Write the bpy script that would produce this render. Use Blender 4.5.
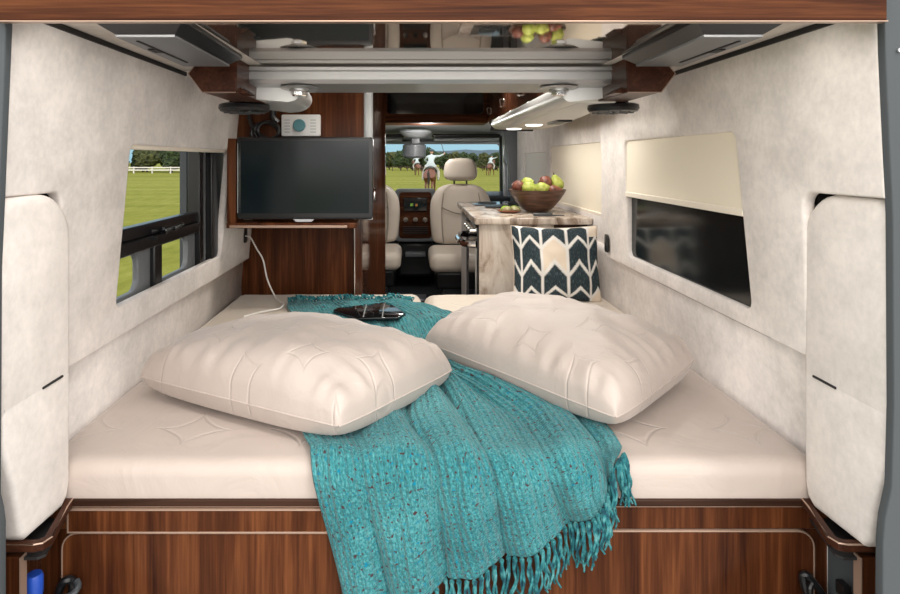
import bpy, bmesh, math, random
from mathutils import Vector, Matrix, noise
R = math.radians; PI = math.pi
random.seed(7)
for o in list(bpy.data.objects): bpy.data.objects.remove(o)
SC = bpy.context.scene
COL = SC.collection
H = 1.25            # eye height over the van floor; heights below are given from the eye
# ---------------------------------------------------------------- camera, sky, lights, exposure
cd = bpy.data.cameras.new('camera'); cam = bpy.data.objects.new('camera', cd); COL.objects.link(cam)
cam.location = (0, 0, H); cam.rotation_euler = (R(90), 0, 0)
cd.sensor_width = 36; cd.lens = 24; cd.shift_x = 38/900; cd.shift_y = -137/900
cd.clip_start = 0.05; cd.clip_end = 3000
SC.camera = cam
SC.view_settings.view_transform = 'Standard'; SC.view_settings.look = 'None'
SC.view_settings.gamma = 1; SC.view_settings.exposure = 0.12
SC.view_settings.use_curve_mapping = False
w = bpy.data.worlds.new('sky'); SC.world = w; w.use_nodes = True
nt = w.node_tree; nt.nodes.clear()
wo = nt.nodes.new('ShaderNodeOutputWorld'); bg = nt.nodes.new('ShaderNodeBackground')
tc = nt.nodes.new('ShaderNodeTexCoord'); sx = nt.nodes.new('ShaderNodeSeparateXYZ')
r1 = nt.nodes.new('ShaderNodeValToRGB'); r2 = nt.nodes.new('ShaderNodeMapRange'); mx = nt.nodes.new('ShaderNodeMix')
mx.data_type = 'RGBA'
r1.color_ramp.elements[0].position = 0.0; r1.color_ramp.elements[0].color = (0.27, 0.47, 0.56, 1)
r1.color_ramp.elements[1].position = 0.7; r1.color_ramp.elements[1].color = (0.9, 1.0, 1.1, 1)
r2.inputs['From Min'].default_value = 0.35; r2.inputs['From Max'].default_value = -0.6
nt.links.new(tc.outputs['Generated'], sx.inputs[0]); nt.links.new(sx.outputs[2], r1.inputs[0]); nt.links.new(sx.outputs[1], r2.inputs[0])
nt.links.new(r2.outputs[0], mx.inputs[0]); nt.links.new(r1.outputs[0], mx.inputs[6]); mx.inputs[7].default_value = (1.75, 1.68, 1.6, 1)
nt.links.new(mx.outputs[2], bg.inputs[0]); nt.links.new(bg.outputs[0], wo.inputs[0]); bg.inputs[1].default_value = 1.25

def light(name, kind, loc, rot, energy, size=None, color=(1, 1, 1), sy=None, angle=None):
    l = bpy.data.lights.new(name, kind); l.energy = energy; l.color = color
    if size and kind == 'AREA':
        l.size = size
        if sy: l.shape = 'RECTANGLE'; l.size_y = sy
    if angle is not None: l.angle = angle
    if kind == 'SPOT': l.spot_size = R(130); l.spot_blend = 1; l.shadow_soft_size = 0.03
    o = bpy.data.objects.new(name, l); COL.objects.link(o); o.location = loc; o.rotation_euler = rot
    return o
light('sun', 'SUN', (0, -5, 10), (R(40), 0, R(38)), .9, color=(1, .96, .9), angle=R(8))
# added soft fill light, out of view behind the open rear doors
light('rear_fill', 'AREA', (0.3, -1.9, H+1.0), (R(76), 0, 0), 42, 2.4, (1, .96, .92), 1.6)
# added fill light hidden behind the header, puck lamps under the front ceiling
light('header_fill', 'AREA', (.056, 1.165, H+.262), (R(30), 0, 0), 2.6, 1.4, (1, .96, .90), .05)
for x_, y_ in ((-.10, 2.2), (-.10, 3.3), (.36, 2.3), (.37, 3.4)): light('puck_lamp', 'SPOT', (x_, y_, H+.61), (0, 0, 0), 21, color=(1, .95, .88))
light('bar_lamp', 'AREA', (.66, 2.95, H+.175), (0, 0, 0), 4.5, .08, (1, .96, .9), 1.3)
light('cab_fill', 'POINT', (.12, 4.66, H+.18), (0, 0, 0), 7, color=(1, .97, .93)).data.shadow_soft_size = .06  # added fill to brighten the cab, no fixture there

# ---------------------------------------------------------------- material helpers
MATS = {}
class E:
    """node expression helper"""
    def __init__(s, nt, v): s.nt = nt; s.v = v
    def op(s, o, b=None, c=None):
        n = s.nt.nodes.new('ShaderNodeMath'); n.operation = o
        for i, x in enumerate((s, b, c)):
            if x is None: continue
            if isinstance(x, E): s.nt.links.new(x.v, n.inputs[i])
            else: n.inputs[i].default_value = x
        return E(s.nt, n.outputs[0])
    def __add__(s, b): return s.op('ADD', b)
    def __sub__(s, b): return s.op('SUBTRACT', b)
    def __mul__(s, b): return s.op('MULTIPLY', b)
    def __pow__(s, b): return s.op('POWER', b)
    def lt(s, b): return s.op('LESS_THAN', b)
    def gt(s, b): return s.op('GREATER_THAN', b)
    def abs(s): return s.op('ABSOLUTE')
    def floor(s): return s.op('FLOOR')
    def fr(s): return s.op('FRACT')
    def mod(s, b): return s.op('FLOORED_MODULO', b)
    def eq(s, b): return s.op('COMPARE', b, 0.1)
    def maxi(s, b): return s.op('MAXIMUM', b)
    def sm(s, a, b):
        n = s.nt.nodes.new('ShaderNodeMapRange'); n.interpolation_type = 'SMOOTHSTEP'
        s.nt.links.new(s.v, n.inputs[0]); n.inputs[1].default_value = a; n.inputs[2].default_value = b
        return E(s.nt, n.outputs[0])
class M:
    def __init__(s, name, base=(.5, .5, .5), rough=.5, metal=0, **kw):
        s.m = bpy.data.materials.new(name); s.m.use_nodes = True; s.nt = s.m.node_tree
        s.b = s.nt.nodes['Principled BSDF']
        s.set('Base Color', base); s.set('Roughness', rough); s.set('Metallic', metal)
        for k, v in kw.items(): s.set(k.replace('_', ' '), v)
        MATS[name] = s.m
    def set(s, k, v):
        i = s.b.inputs[k]
        if isinstance(v, E): s.nt.links.new(v.v, i)
        elif isinstance(v, tuple): i.default_value = (*v, 1) if len(v) == 3 else v
        else: i.default_value = v
    def n(s, t): return s.nt.nodes.new(t)
    def co(s, kind='Object', scale=(1, 1, 1)):
        t = s.n('ShaderNodeTexCoord'); m = s.n('ShaderNodeMapping'); m.inputs['Scale'].default_value = scale
        s.nt.links.new(t.outputs[kind], m.inputs[0]); return E(s.nt, m.outputs[0])
    def geo(s, scale=(1, 1, 1), rot=(0, 0, 0)):
        t = s.n('ShaderNodeNewGeometry'); m = s.n('ShaderNodeMapping'); m.inputs['Scale'].default_value = scale
        m.inputs['Rotation'].default_value = rot
        s.nt.links.new(t.outputs['Position'], m.inputs[0]); return E(s.nt, m.outputs[0])
    def xyz(s, c):
        q = s.n('ShaderNodeSeparateXYZ'); s.nt.links.new(c.v, q.inputs[0]); return [E(s.nt, q.outputs[i]) for i in range(3)]
    def noise(s, c, scale, detail=3, rough=.55, dist=0):
        q = s.n('ShaderNodeTexNoise'); s.nt.links.new(c.v, q.inputs['Vector']); q.inputs['Scale'].default_value = scale
        q.inputs['Detail'].default_value = detail; q.inputs['Roughness'].default_value = rough; q.inputs['Distortion'].default_value = dist
        return E(s.nt, q.outputs[0])
    def vor(s, c, scale):
        q = s.n('ShaderNodeTexVoronoi'); s.nt.links.new(c.v, q.inputs['Vector']); q.inputs['Scale'].default_value = scale
        return E(s.nt, q.outputs['Distance']), E(s.nt, q.outputs['Color'])
    def ramp(s, f, stops):
        q = s.n('ShaderNodeValToRGB'); s.nt.links.new(f.v, q.inputs[0]); e = q.color_ramp.elements
        while len(e) < len(stops): e.new(.5)
        for i, (p, c) in enumerate(stops): e[i].position = p; e[i].color = (*c, 1)
        return E(s.nt, q.outputs[0])
    def mix(s, f, a, b):
        q = s.n('ShaderNodeMix'); q.data_type = 'RGBA'
        for i, x in ((0, f), (6, a), (7, b)):
            if isinstance(x, E): s.nt.links.new(x.v, q.inputs[i])
            elif isinstance(x, tuple): q.inputs[i].default_value = (*x, 1)
            else: q.inputs[i].default_value = x
        return E(s.nt, q.outputs[2])
    def bump(s, h, strength=.3, dist=.01):
        q = s.n('ShaderNodeBump'); s.nt.links.new(h.v, q.inputs['Height']); q.inputs['Strength'].default_value = strength
        q.inputs['Distance'].default_value = dist; s.nt.links.new(q.outputs[0], s.b.inputs['Normal'])

def suede(name, c, var=.08):
    m = M(name, c, .9); g = m.geo()
    f = m.noise(g, 9, 5, .6) ; f2 = m.noise(g, 60, 3, .6)
    lo = tuple(x*(1-var*2.6) for x in c); hi = tuple(min(1, x*(1+var*.9)) for x in c)
    m.set('Base Color', m.ramp(f*.65+f2*.35, [(.34, lo), (.62, hi)])); m.bump(f2, .12, .004)
    return m
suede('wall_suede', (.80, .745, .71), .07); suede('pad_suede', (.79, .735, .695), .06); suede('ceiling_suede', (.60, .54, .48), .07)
def wood(name, axis, dark, mid, light_, rough=.3, sc=1.0):
    m = M(name, mid, rough); s = [14*sc, 14*sc, 14*sc]; s[axis] = .7*sc
    g = m.geo(tuple(s)); f = m.noise(g, 1.6, 4, .6, .6)
    s2 = [90*sc, 90*sc, 90*sc]; s2[axis] = 2.2*sc
    f2 = m.noise(m.geo(tuple(s2)), 1.5, 3, .6)
    m.set('Base Color', m.ramp(f*.68+f2*.32, [(.32, dark), (.5, mid), (.68, light_)]))
    m.bump(f2, .05, .002); m.set('Specular IOR Level', .5 if rough < .2 else .12)
    return m
wood('walnut_vertical', 2, (.022, .006, .0028), (.072, .022, .008), (.165, .056, .020), sc=1.1)
wood('walnut_horizontal', 0, (.020, .005, .002), (.062, .018, .006), (.15, .05, .017), .55, 1.6)
wood('walnut_gloss', 2, (.03, .010, .005), (.085, .03, .015), (.15, .06, .03), .06)
wood('walnut_edge', 1, (.022, .008, .005), (.05, .018, .010), (.09, .034, .018), .35)
wood('walnut_dark', 0, (.018, .009, .006), (.035, .016, .010), (.06, .028, .018), .3)
M('edge_band', (.42, .29, .22), .3, .4)
M('aluminium', (.46, .46, .46), .42, .8); M('aluminium_dull', (.52, .53, .55), .38, .8)
M('aluminium_light', (.74, .74, .73), .38, .55); M('chrome', (.85, .85, .85), .08, 1)
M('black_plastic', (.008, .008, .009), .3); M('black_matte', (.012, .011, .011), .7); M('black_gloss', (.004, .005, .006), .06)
M('grey_speaker', (.13, .13, .135), .4); M('grey_frame', (.075, .085, .092), .6, Specular_IOR_Level=.25); M('dark_grey_frame', (.045, .05, .055), .35)
M('mid_grey', (.16, .17, .18), .4)
M('screen', (.006, .011, .013), .14, 0, Specular_IOR_Level=.3); M('tinted_glass', (.006, .009, .010), .12, 0, Specular_IOR_Level=.35)
M('blind', (.88, .80, .66), .75); M('blind_bar', (.88, .80, .68), .5)
M('mirror_ceiling', (.46, .40, .345), .035, .95)
M('headliner', (.42, .44, .45), .8); M('white_plastic', (.75, .75, .74), .4); M('off_white', (.68, .66, .62), .7)
M('cable_white', (.75, .73, .70), .4); M('teal_disc', (.08, .22, .25), .3); M('blue_plastic', (.02, .08, .45), .3)
M('cab_floor', (.02, .023, .027), .6); M('screen_on', (.02, .02, .02), .2)
m = M('lamp_lens', (.9, .88, .85), .3); m.set('Emission Color', (1, .95, .88)); m.set('Emission Strength', 3.0)
m = M('leather', (.60, .53, .45), .42); g = m.noise(m.geo(), 300, 2); m.bump(g, .08, .002)
m = M('glass', (1, 1, 1), 0.0); m.set('Transmission Weight', 1.0); m.set('IOR', 1.0 + .02)
m = M('leather_seam', (.33, .28, .23), .6)
# quilted satin: astroid stars pressed into the cloth
def quilt(name, c, scale, use='geo', wr=.35, off=(0, 0), amp=.5):
    m = M(name, c, .52); m.set('Sheen Weight', .25); m.set('Sheen Roughness', .4)
    g = m.geo() if use == 'geo' else m.co('Object')
    x, y, z = m.xyz(g); nx = m.noise(g, 3, 2)
    a = (x+off[0])*scale + (nx-.5)*.25; b = (y+off[1])*scale + (nx-.5)*-.25
    row = b.floor(); a2 = a + row.mod(2)*.5
    fx = (a2.fr()-.5).abs(); fy = (b.fr()-.5).abs()
    d = ((fx**.72)+(fy**.72)) - .42
    line = d.abs().sm(.055, .0)
    puff = d.sm(-.1, .5)
    wn = m.noise(g, 7, 4, .55, 1.2)
    m.bump(wn*wr - line*.11*amp - puff*.04, .55, .05)
    n2 = m.noise(g, 5, 3)
    m.set('Base Color', m.ramp(n2, [(.3, tuple(q*.95 for q in c)), (.7, c)]))
    return m
quilt('quilt_mattress', (.50, .425, .38), 3.6, wr=.18, amp=.85)
quilt('quilt_pillow', (.50, .43, .39), 5.6, 'obj', .20, (.11, .12), .6)
quilt('cushion_cloth', (.60, .52, .43), 3.2, 'geo', .08, (0, 0), .6)
# teal throw, knitted ribs with flecks; uses UV in metres
m = M('teal_knit', (.05, .35, .36), .95, Specular_IOR_Level=.1); uv = m.co('UV'); x, y, z = m.xyz(uv)
n1 = m.noise(m.co('UV', (90, 55, 1)), 1, 2, .6); n2 = m.noise(m.co('UV', (230, 60, 1)), 1, 2, .7); n3 = m.noise(m.co('UV', (95, 50, 1)), 1.0, 1, .5); big = m.noise(uv, 4, 2)
c = m.ramp(n2*.7+big*.3, [(.32, (.010, .09, .11)), (.5, (.04, .215, .235)), (.68, (.12, .38, .40))])
c = m.mix(n1.sm(.62, .68), c, (.0, .20, .32)); c = m.mix(n3.sm(.645, .69), c, (.06, .03, .035))
m.set('Base Color', c)
rib = (x*380).op('SINE'); row = (y*500).op('SINE')
m.bump(rib*.9+row*.12+n2*1.6, .8, .004); m.set('Sheen Weight', .15)
m = M('teal_yarn', (.035, .26, .28), .95); g = m.geo(); m.set('Base Color', m.ramp(m.noise(g, 60, 2), [(.35, (.006, .06, .085)), (.5, (.015, .16, .18)), (.7, (.10, .30, .31))]))
# chevron cushion
m = M('chevron', (.5, .5, .5), .85); x, y, z = m.xyz(m.co('UV'))
nz = m.noise(m.co('UV', (14, 60, 1)), 2, 3); uu = x*4.35 + .45; fx = (uu.fr()-.5).abs(); colid = uu.floor()
vv = (y*3.55 + fx*1.05 + (nz-.5)*.12 + .12); rowid = vv.floor(); fy = vv.fr()
edge = (fx.sm(.415, .47)).maxi(fy.sm(.82, .93)).maxi(fy.sm(.10, .02))
def cell(cc, rr): return colid.eq(cc)*rowid.eq(rr)
cream = cell(2, 2).maxi(cell(0, 4)).maxi(cell(4, 4)).maxi(cell(4, 0)).maxi(cell(0, 0)).maxi(cell(4, 3)*y.gt(.8))
dk = m.ramp(m.noise(m.co('UV', (60, 12, 1)), 2, 3), [(.35, (.004, .009, .012)), (.55, (.012, .028, .036)), (.75, (.08, .11, .12))])
base = m.mix(cream, dk, (.66, .56, .45)); m.set('Base Color', m.mix(edge, base, (.66, .64, .60)))
m.bump(nz, .4, .004)
# marble-like laminate
m = M('laminate_stone', (.5, .45, .4), .25); g = m.geo((1, 1, .35)); f = m.noise(g, 6, 6, .65, 1.6)
m.set('Base Color', m.ramp(f, [(.30, (.11, .075, .05)), (.42, (.27, .20, .15)), (.52, (.50, .42, .35)), (.68, (.66, .60, .53))]))
m = M('grass_mat', (.2, .3, .05), .95, Specular_IOR_Level=.05); g = m.geo((1, .25, 1)); g2 = m.geo((.02, .35, 1)); f = m.noise(g, 3, 5, .7)*.55+m.noise(g2, 1, 2)*.45
m.set('Base Color', m.ramp(f, [(.35, (.12, .13, .018)), (.5, (.175, .18, .03)), (.65, (.24, .235, .055))]))
for nm, a, b in (('leaf_dark', (.008, .018, .006), (.04, .065, .015)), ('leaf_green', (.015, .04, .008), (.11, .15, .025)), ('leaf_olive', (.02, .03, .01), (.08, .085, .02))):
    m = M(nm, a, .9); m.set('Base Color', m.ramp(m.noise(m.geo(), 2.2, 4, .7), [(.4, a), (.62, b)]))
M('bounce_grey', (.40, .375, .35), .9); M('bark', (.06, .04, .03), .9); M('hill_mat', (.055, .085, .11), 1); M('fence_white', (.65, .63, .60), .6)
M('horse_coat', (.13, .045, .02), .5); M('horse_dark', (.015, .01, .008), .6); M('shirt_white', (.45, .52, .55), .8); M('skin', (.55, .30, .2), .6); M('trouser', (.4, .38, .34), .8); M('helmet', (.03, .06, .09), .4)
m = M('bowl_wood', (.09, .045, .03), .35); m.set('Base Color', m.ramp(m.noise(m.geo((1, 1, 8)), 12, 3), [(.35, (.045, .02, .013)), (.65, (.13, .065, .04))]))
m = M('pear_green', (.45, .5, .08), .45); m.set('Base Color', m.ramp(m.noise(m.geo(), 40, 3), [(.35, (.30, .38, .04)), (.65, (.55, .58, .15))]))
m = M('pear_red', (.14, .04, .025), .4); m.set('Base Color', m.ramp(m.noise(m.geo(), 40, 3), [(.35, (.09, .025, .015)), (.65, (.24, .08, .05))]))
M('melon', (.7, .72, .45), .4); M('melon_rind', (.22, .35, .03), .4); M('stem', (.05, .03, .02), .8); M('terracotta', (.24, .09, .045), .5)
M('amber', (.7, .25, .02), .3); M('green_icon', (.3, .6, .05), .3)

# ---------------------------------------------------------------- mesh helpers (heights relative to the eye)
class B:
    def __init__(s): s.bm = bmesh.new(); s.uv = None
    def quad(s, *p): s.bm.faces.new([s.bm.verts.new(q) for q in p]); return s
    def box(s, x0, x1, y0, y1, z0, z1):
        v = [s.bm.verts.new((x, y, z)) for x in (x0, x1) for y in (y0, y1) for z in (z0, z1)]
        for f in ((0, 1, 3, 2), (4, 6, 7, 5), (0, 4, 5, 1), (2, 3, 7, 6), (0, 2, 6, 4), (1, 5, 7, 3)): s.bm.faces.new([v[i] for i in f])
        return s
    def prism(s, pts, axis, a, b, map_=None):
        """2D outline extruded along axis from a to b"""
        def P(p, t): return {'x': (t, p[0], p[1]), 'y': (p[0], t, p[1]), 'z': (p[0], p[1], t)}[axis]
        A = [s.bm.verts.new(P(p, a)) for p in pts]; C = [s.bm.verts.new(P(p, b)) for p in pts]; n = len(pts)
        s.bm.faces.new(A); s.bm.faces.new(C[::-1])
        for i in range(n): s.bm.faces.new((A[i], C[i], C[(i+1) % n], A[(i+1) % n]))
        return s
    def ring(s, c, ax, r, n, ry=None, up=None):
        ax = ax.normalized(); u = (up or (Vector((0, 0, 1)) if abs(ax.z) < .9 else Vector((1, 0, 0)))); a = ax.cross(u).normalized(); b = ax.cross(a)
        return [s.bm.verts.new(c+a*math.cos(2*PI*i/n)*r+b*math.sin(2*PI*i/n)*(ry or r)) for i in range(n)]
    def tube(s, pts, r, n=8, cap=True):
        pts = [Vector(p) for p in pts]; rr = r if isinstance(r, (list, tuple)) else [r]*len(pts); prev = None
        for i, p in enumerate(pts):
            t = pts[min(i+1, len(pts)-1)]-pts[max(i-1, 0)]
            if t.length < 1e-9: t = Vector((0, 0, 1))
            k = s.ring(p, t, rr[i], n)
            if prev:
                # align rings
                best = min(range(n), key=lambda q: (k[q].co-prev[0].co).length); k = k[best:]+k[:best]
                for j in range(n): s.bm.faces.new((prev[j], prev[(j+1) % n], k[(j+1) % n], k[j]))
            elif cap: s.bm.faces.new(k[::-1])
            prev = k
        if cap: s.bm.faces.new(prev)
        return s
    def lathe(s, prof, c=(0, 0, 0), n=24, axis='z'):
        c = Vector(c); prev = None
        for r, h in prof:
            k = []
            for i in range(n):
                a = 2*PI*i/n; p = (r*math.cos(a), r*math.sin(a), h)
                if axis == 'y': p = (p[0], p[2], p[1])
                if axis == 'x': p = (p[2], p[0], p[1])
                k.append(s.bm.verts.new(c+Vector(p)))
            if prev:
                for j in range(n): s.bm.faces.new((prev[j], prev[(j+1) % n], k[(j+1) % n], k[j]))
            else: s.bm.faces.new(k[::-1])
            prev = k
        s.bm.faces.new(prev); return s
    def ball(s, c, r, n=2, disp=0, seed=0, fr=3):
        q = bmesh.ops.create_icosphere(s.bm, subdivisions=n, radius=1); r = r if isinstance(r, (tuple, list)) else (r, r, r)
        for v in q['verts']:
            d = 1+disp*noise.noise(v.co*fr+Vector((seed, seed*2.3, 0))) if disp else 1
            v.co = Vector((v.co.x*r[0], v.co.y*r[1], v.co.z*r[2]))*d+Vector(c)
        return s
    def grid(s, f, nu, nv, uvf=None, wrap=False):
        V = [[s.bm.verts.new(f(i/nu, j/nv)) for j in range(nv+1)] for i in range(nu+1)]
        L = s.bm.loops.layers.uv.verify() if uvf else None
        for i in range(nu):
            for j in range(nv):
                fa = s.bm.faces.new((V[i][j], V[i+1][j], V[i+1][j+1], V[i][j+1]))
                if L:
                    for lp, (a, b) in zip(fa.loops, ((i, j), (i+1, j), (i+1, j+1), (i, j+1))): lp[L].uv = uvf(a/nu, b/nv)
        return s
    def xf(s, m):
        for v in s.bm.verts: v.co = m @ v.co
        return s
def obj(name, b, mat, parent=None, bevel=0, seg=3, smooth=True, sub=0, solid=0, angle=35, recalc=True):
    me = bpy.data.meshes.new(name); bm = b.bm if isinstance(b, B) else b
    if recalc: bmesh.ops.recalc_face_normals(bm, faces=bm.faces)
    for v in bm.verts: v.co.z += H
    bm.to_mesh(me); bm.free(); return mobj(name, me, mat, parent, bevel, seg, smooth, sub, solid, angle)
def mobj(name, me, mat, parent=None, bevel=0, seg=3, smooth=True, sub=0, solid=0, angle=35):
    o = bpy.data.objects.new(name, me); COL.objects.link(o); me.materials.append(MATS[mat])
    if smooth:
        for p in me.polygons: p.use_smooth = True
        try:
            me.set_sharp_from_angle(angle=R(angle))
        except Exception: pass
    if solid: q = o.modifiers.new('thick', 'SOLIDIFY'); q.thickness = solid; q.offset = 0
    if bevel:
        q = o.modifiers.new('bevel', 'BEVEL'); q.width = bevel; q.segments = seg; q.limit_method = 'ANGLE'; q.angle_limit = R(32); q.harden_normals = False
    if sub: q = o.modifiers.new('sub', 'SUBSURF'); q.levels = sub; q.render_levels = sub
    if parent: o.parent = parent
    return o
def bbase(objs):
    pts = [v.co for o in objs for v in o.data.vertices]
    return Vector(((min(p.x for p in pts)+max(p.x for p in pts))/2, (min(p.y for p in pts)+max(p.y for p in pts))/2, min(p.z for p in pts)))
def allch(o):
    r = [o]
    for c in o.children: r += allch(c)
    return r
def shift(objs, d):
    seen = set()
    for o in objs:
        if o.data.name in seen: continue
        seen.add(o.data.name); o.data.transform(Matrix.Translation(-d))
def tag(o, label, cat, group=None, kind=None):
    o['label'] = label; o['category'] = cat
    if group: o['group'] = group
    if kind: o['kind'] = kind
    t = allch(o); b = bbase(t); shift(t, b); o.location = b
    return o
def struct(o):
    o['kind'] = 'structure'; return o
def thing(name, label, cat, parts, group=None, kind=None):
    e = bpy.data.objects.new(name, None); COL.objects.link(e); e.empty_display_size = .05
    t = [q for p in parts for q in allch(p)]; b = bbase(t); shift(t, b); e.location = b
    for p in parts: p.parent = e
    e['label'] = label; e['category'] = cat
    if group: e['group'] = group
    if kind: e['kind'] = kind
    return e
def rrect(x0, x1, y0, y1, r, n=6):
    rs = r if isinstance(r, (tuple, list)) else (r,)*4
    out = []
    for (cx, cy, a0, q) in ((x1, y1, 0, rs[0]), (x0, y1, 90, rs[1]), (x0, y0, 180, rs[2]), (x1, y0, 270, rs[3])):
        sx_ = -1 if cx == x1 else 1; sy_ = -1 if cy == y1 else 1
        if q < 1e-5: out.append((cx, cy)); continue
        for k in range(n+1):
            a = R(a0+90*k/n); out.append((cx+sx_*q+q*math.cos(a), cy+sy_*q+q*math.sin(a)))
    return out
def panel(name, loops, thick, mat, fmap, bev=.004, parent=None, angle=40):
    """flat board with holes (first loop outline, others holes); u,v,w mapped by fmap into place"""
    cu = bpy.data.curves.new(name, 'CURVE'); cu.dimensions = '2D'; cu.fill_mode = 'BOTH'; cu.extrude = max(thick/2-bev, 1e-4); cu.bevel_depth = bev; cu.bevel_resolution = 2
    for lp in loops:
        sp = cu.splines.new('POLY'); sp.points.add(len(lp)-1)
        for p, q in zip(sp.points, lp): p.co = (q[0], q[1], 0, 1)
        sp.use_cyclic_u = True
    t = bpy.data.objects.new('t', cu); COL.objects.link(t); dg = bpy.context.evaluated_depsgraph_get()
    me = bpy.data.meshes.new_from_object(t.evaluated_get(dg)); bpy.data.objects.remove(t)
    bm = bmesh.new(); bm.from_mesh(me)
    bmesh.ops.remove_doubles(bm, verts=bm.verts, dist=1e-5)
    for v in bm.verts: v.co = Vector(fmap(v.co.x, v.co.y, v.co.z))
    me.materials.clear()
    b = B.__new__(B); b.bm = bm
    return obj(name, b, mat, parent, angle=angle)
def cr(pts, t):
    """Catmull-Rom through pts at t in 0..1"""
    n = len(pts)-1; x = min(max(t, 0), .99999)*n; i = int(x); f = x-i
    p = [pts[max(0, min(n, i+k))] for k in (-1, 0, 1, 2)]
    def g(a, b, c, d): return .5*((2*b)+(-a+c)*f+(2*a-5*b+4*c-d)*f*f+(-a+3*b-3*c+d)*f**3)
    if isinstance(p[0], (int, float)): return g(*p)
    return tuple(g(*[q[k] for q in p]) for k in range(len(p[0])))
def path(pts, n): return [cr([tuple(p) for p in pts], i/n) for i in range(n+1)]
def skin(name, verts, edges, mat, parent=None, sub=1):
    """verts: list of (x,y,z,r)"""
    me = bpy.data.meshes.new(name); me.from_pydata([(v[0], v[1], v[2]) for v in verts], edges, [])
    o = bpy.data.objects.new(name, me); COL.objects.link(o); o.modifiers.new('s', 'SKIN'); q = o.modifiers.new('u', 'SUBSURF'); q.levels = sub
    for i, v in enumerate(verts): me.skin_vertices[0].data[i].radius = (v[3], v[3])
    me.skin_vertices[0].data[0].use_root = True
    dg = bpy.context.evaluated_depsgraph_get(); m2 = bpy.data.meshes.new_from_object(o.evaluated_get(dg)); bpy.data.objects.remove(o)
    m2.materials.clear()
    return mobj(name, m2, mat, parent)
XC = .056      # the van's middle

# ================================================================ SETTING
# outside ground
GZ = -1.9
g = struct(obj('ground_grass', B().quad((-400, -60, GZ), (400, -60, GZ), (400, 400, GZ), (-400, 400, GZ)), 'grass_mat'))
struct(obj('ground_bounce', B().box(-3.2, 30, -60, 9, GZ-.02, GZ+.02), 'bounce_grey'))  # made-up grey ground, added out of view against green bounce
def hill(u, v):
    x = -320+900*u; h = GZ+ (9+ 9*noise.noise(Vector((x*.006, 0, 3)))+3*noise.noise(Vector((x*.03, 0, 1))))*math.sin(PI*v)*1.25
    return (x, 700+160*v, h)
struct(obj('hills', B().grid(hill, 90, 8), 'hill_mat'))
# floor, ceilings
struct(obj('floor', B().box(-.95, 1.06, 1.12, 6.2, -1.29, -1.25), 'cab_floor'))
def wl(z): return -.75-(.265-z)*.092
def wr(z): return .862+(.265-z)*.035
# rear ceiling: fabric sides and a mirror-finish middle panel
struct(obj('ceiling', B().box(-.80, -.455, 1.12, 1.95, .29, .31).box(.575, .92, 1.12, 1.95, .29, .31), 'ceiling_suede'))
struct(obj('ceiling_mirror_panel', B().box(-.455, .575, 1.12, 1.95, .288, .31), 'mirror_ceiling'))
struct(obj('ceiling_front', B().box(-.95, 1.06, 1.95, 4.5, .64, .66), 'off_white'))
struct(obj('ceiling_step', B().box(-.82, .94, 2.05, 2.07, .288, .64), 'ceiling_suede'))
for x_, y_, lb in ((-.10, 2.2, 'small round ceiling light behind the beam at left, mirrored in the glossy cabinet front'), (-.10, 3.3, 'small round ceiling light at left, nearer the cab seats'), (.36, 2.3, 'small round ceiling light behind the beam at right, beside the galley cabinet'), (.37, 3.4, 'small round ceiling light at right, above the galley aisle')):
    a = obj('rim', B().lathe([(.034, .638), (.036, .630), (.028, .628), (.028, .638)], (x_, y_, 0), 24), 'chrome'); c = obj('lens', B().lathe([(.0005, .629), (.027, .629), (.027, .636)], (x_, y_, 0), 24), 'lamp_lens')
    thing('puck_light', lb, 'light', [a, c], 'round ceiling lights')
# black strips put in as the shadow between ceiling and wall
struct(obj('trim_shade_left', B().box(wl(.28)-.02, wl(.28)+.006, 1.12, 1.98, .277, .289), 'black_matte'))
struct(obj('trim_shade_right', B().box(wr(.28)-.006, wr(.28)+.02, 1.12, 1.98, .277, .289), 'black_matte'))
# left wall with window opening and niche for the pad
def notch(zb, yend, ztop):
    o = [(1.352, zb)]
    o += [(1.352-.04+.04*math.cos(R(a)), -.064-.04+.04*math.sin(R(a))) for a in range(0, 91, 15)]
    o += [(1.12, -.064), (1.12, ztop), (yend, ztop), (yend, zb)]
    return o
TH = .03
lwin = rrect(1.64, 2.56, -.415, .05, .035)
struct(panel('wall_left', [notch(-.49, 3.015, .64), lwin[::-1]], TH, 'wall_suede', lambda u, v, w: (wl(v)-TH/2+w, u, v), .008))
rwin = [(p[0]-(.055 if p[0] < 2 else 0)*(.09-p[1])/.49+(.012 if p[0] < 2 else 0), p[1]) for p in rrect(1.60, 2.47, -.40, .085, .035)]
struct(panel('wall_right', [notch(-.435, 2.76, .64), rwin[::-1]], TH, 'wall_suede', lambda u, v, w: (wr(v)+TH/2-w, u, v), .008))
# lower recessed wall sections beside the bed
def low_wall(name, sgn, ztop, xt, xb, ye):
    def f(u, v):
        z = ztop+.03-(ztop+.03+1.25)*v
        k = min(1, v/.22)
        return ((xt+(xb-xt)*k), 1.352+(ye-1.352)*u, z)
    return struct(obj(name, B().grid(f, 1, 20), 'wall_suede', solid=.02))
low_wall('wall_left_lower', -1, -.49, -.858, -.872, 3.03)
low_wall('wall_right_lower', 1, -.435, .925, .952, 4.3)
# niches behind the pads: their shadow put in as a black lining
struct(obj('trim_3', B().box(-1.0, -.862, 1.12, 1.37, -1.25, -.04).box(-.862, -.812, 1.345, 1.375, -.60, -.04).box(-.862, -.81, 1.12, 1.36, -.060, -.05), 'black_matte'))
struct(obj('trim_4', B().box(.976, 1.1, 1.12, 1.37, -1.25, -.04).box(.912, .976, 1.345, 1.375, -.43, -.04).box(.91, .976, 1.12, 1.36, -.060, -.05), 'black_matte'))
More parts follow.
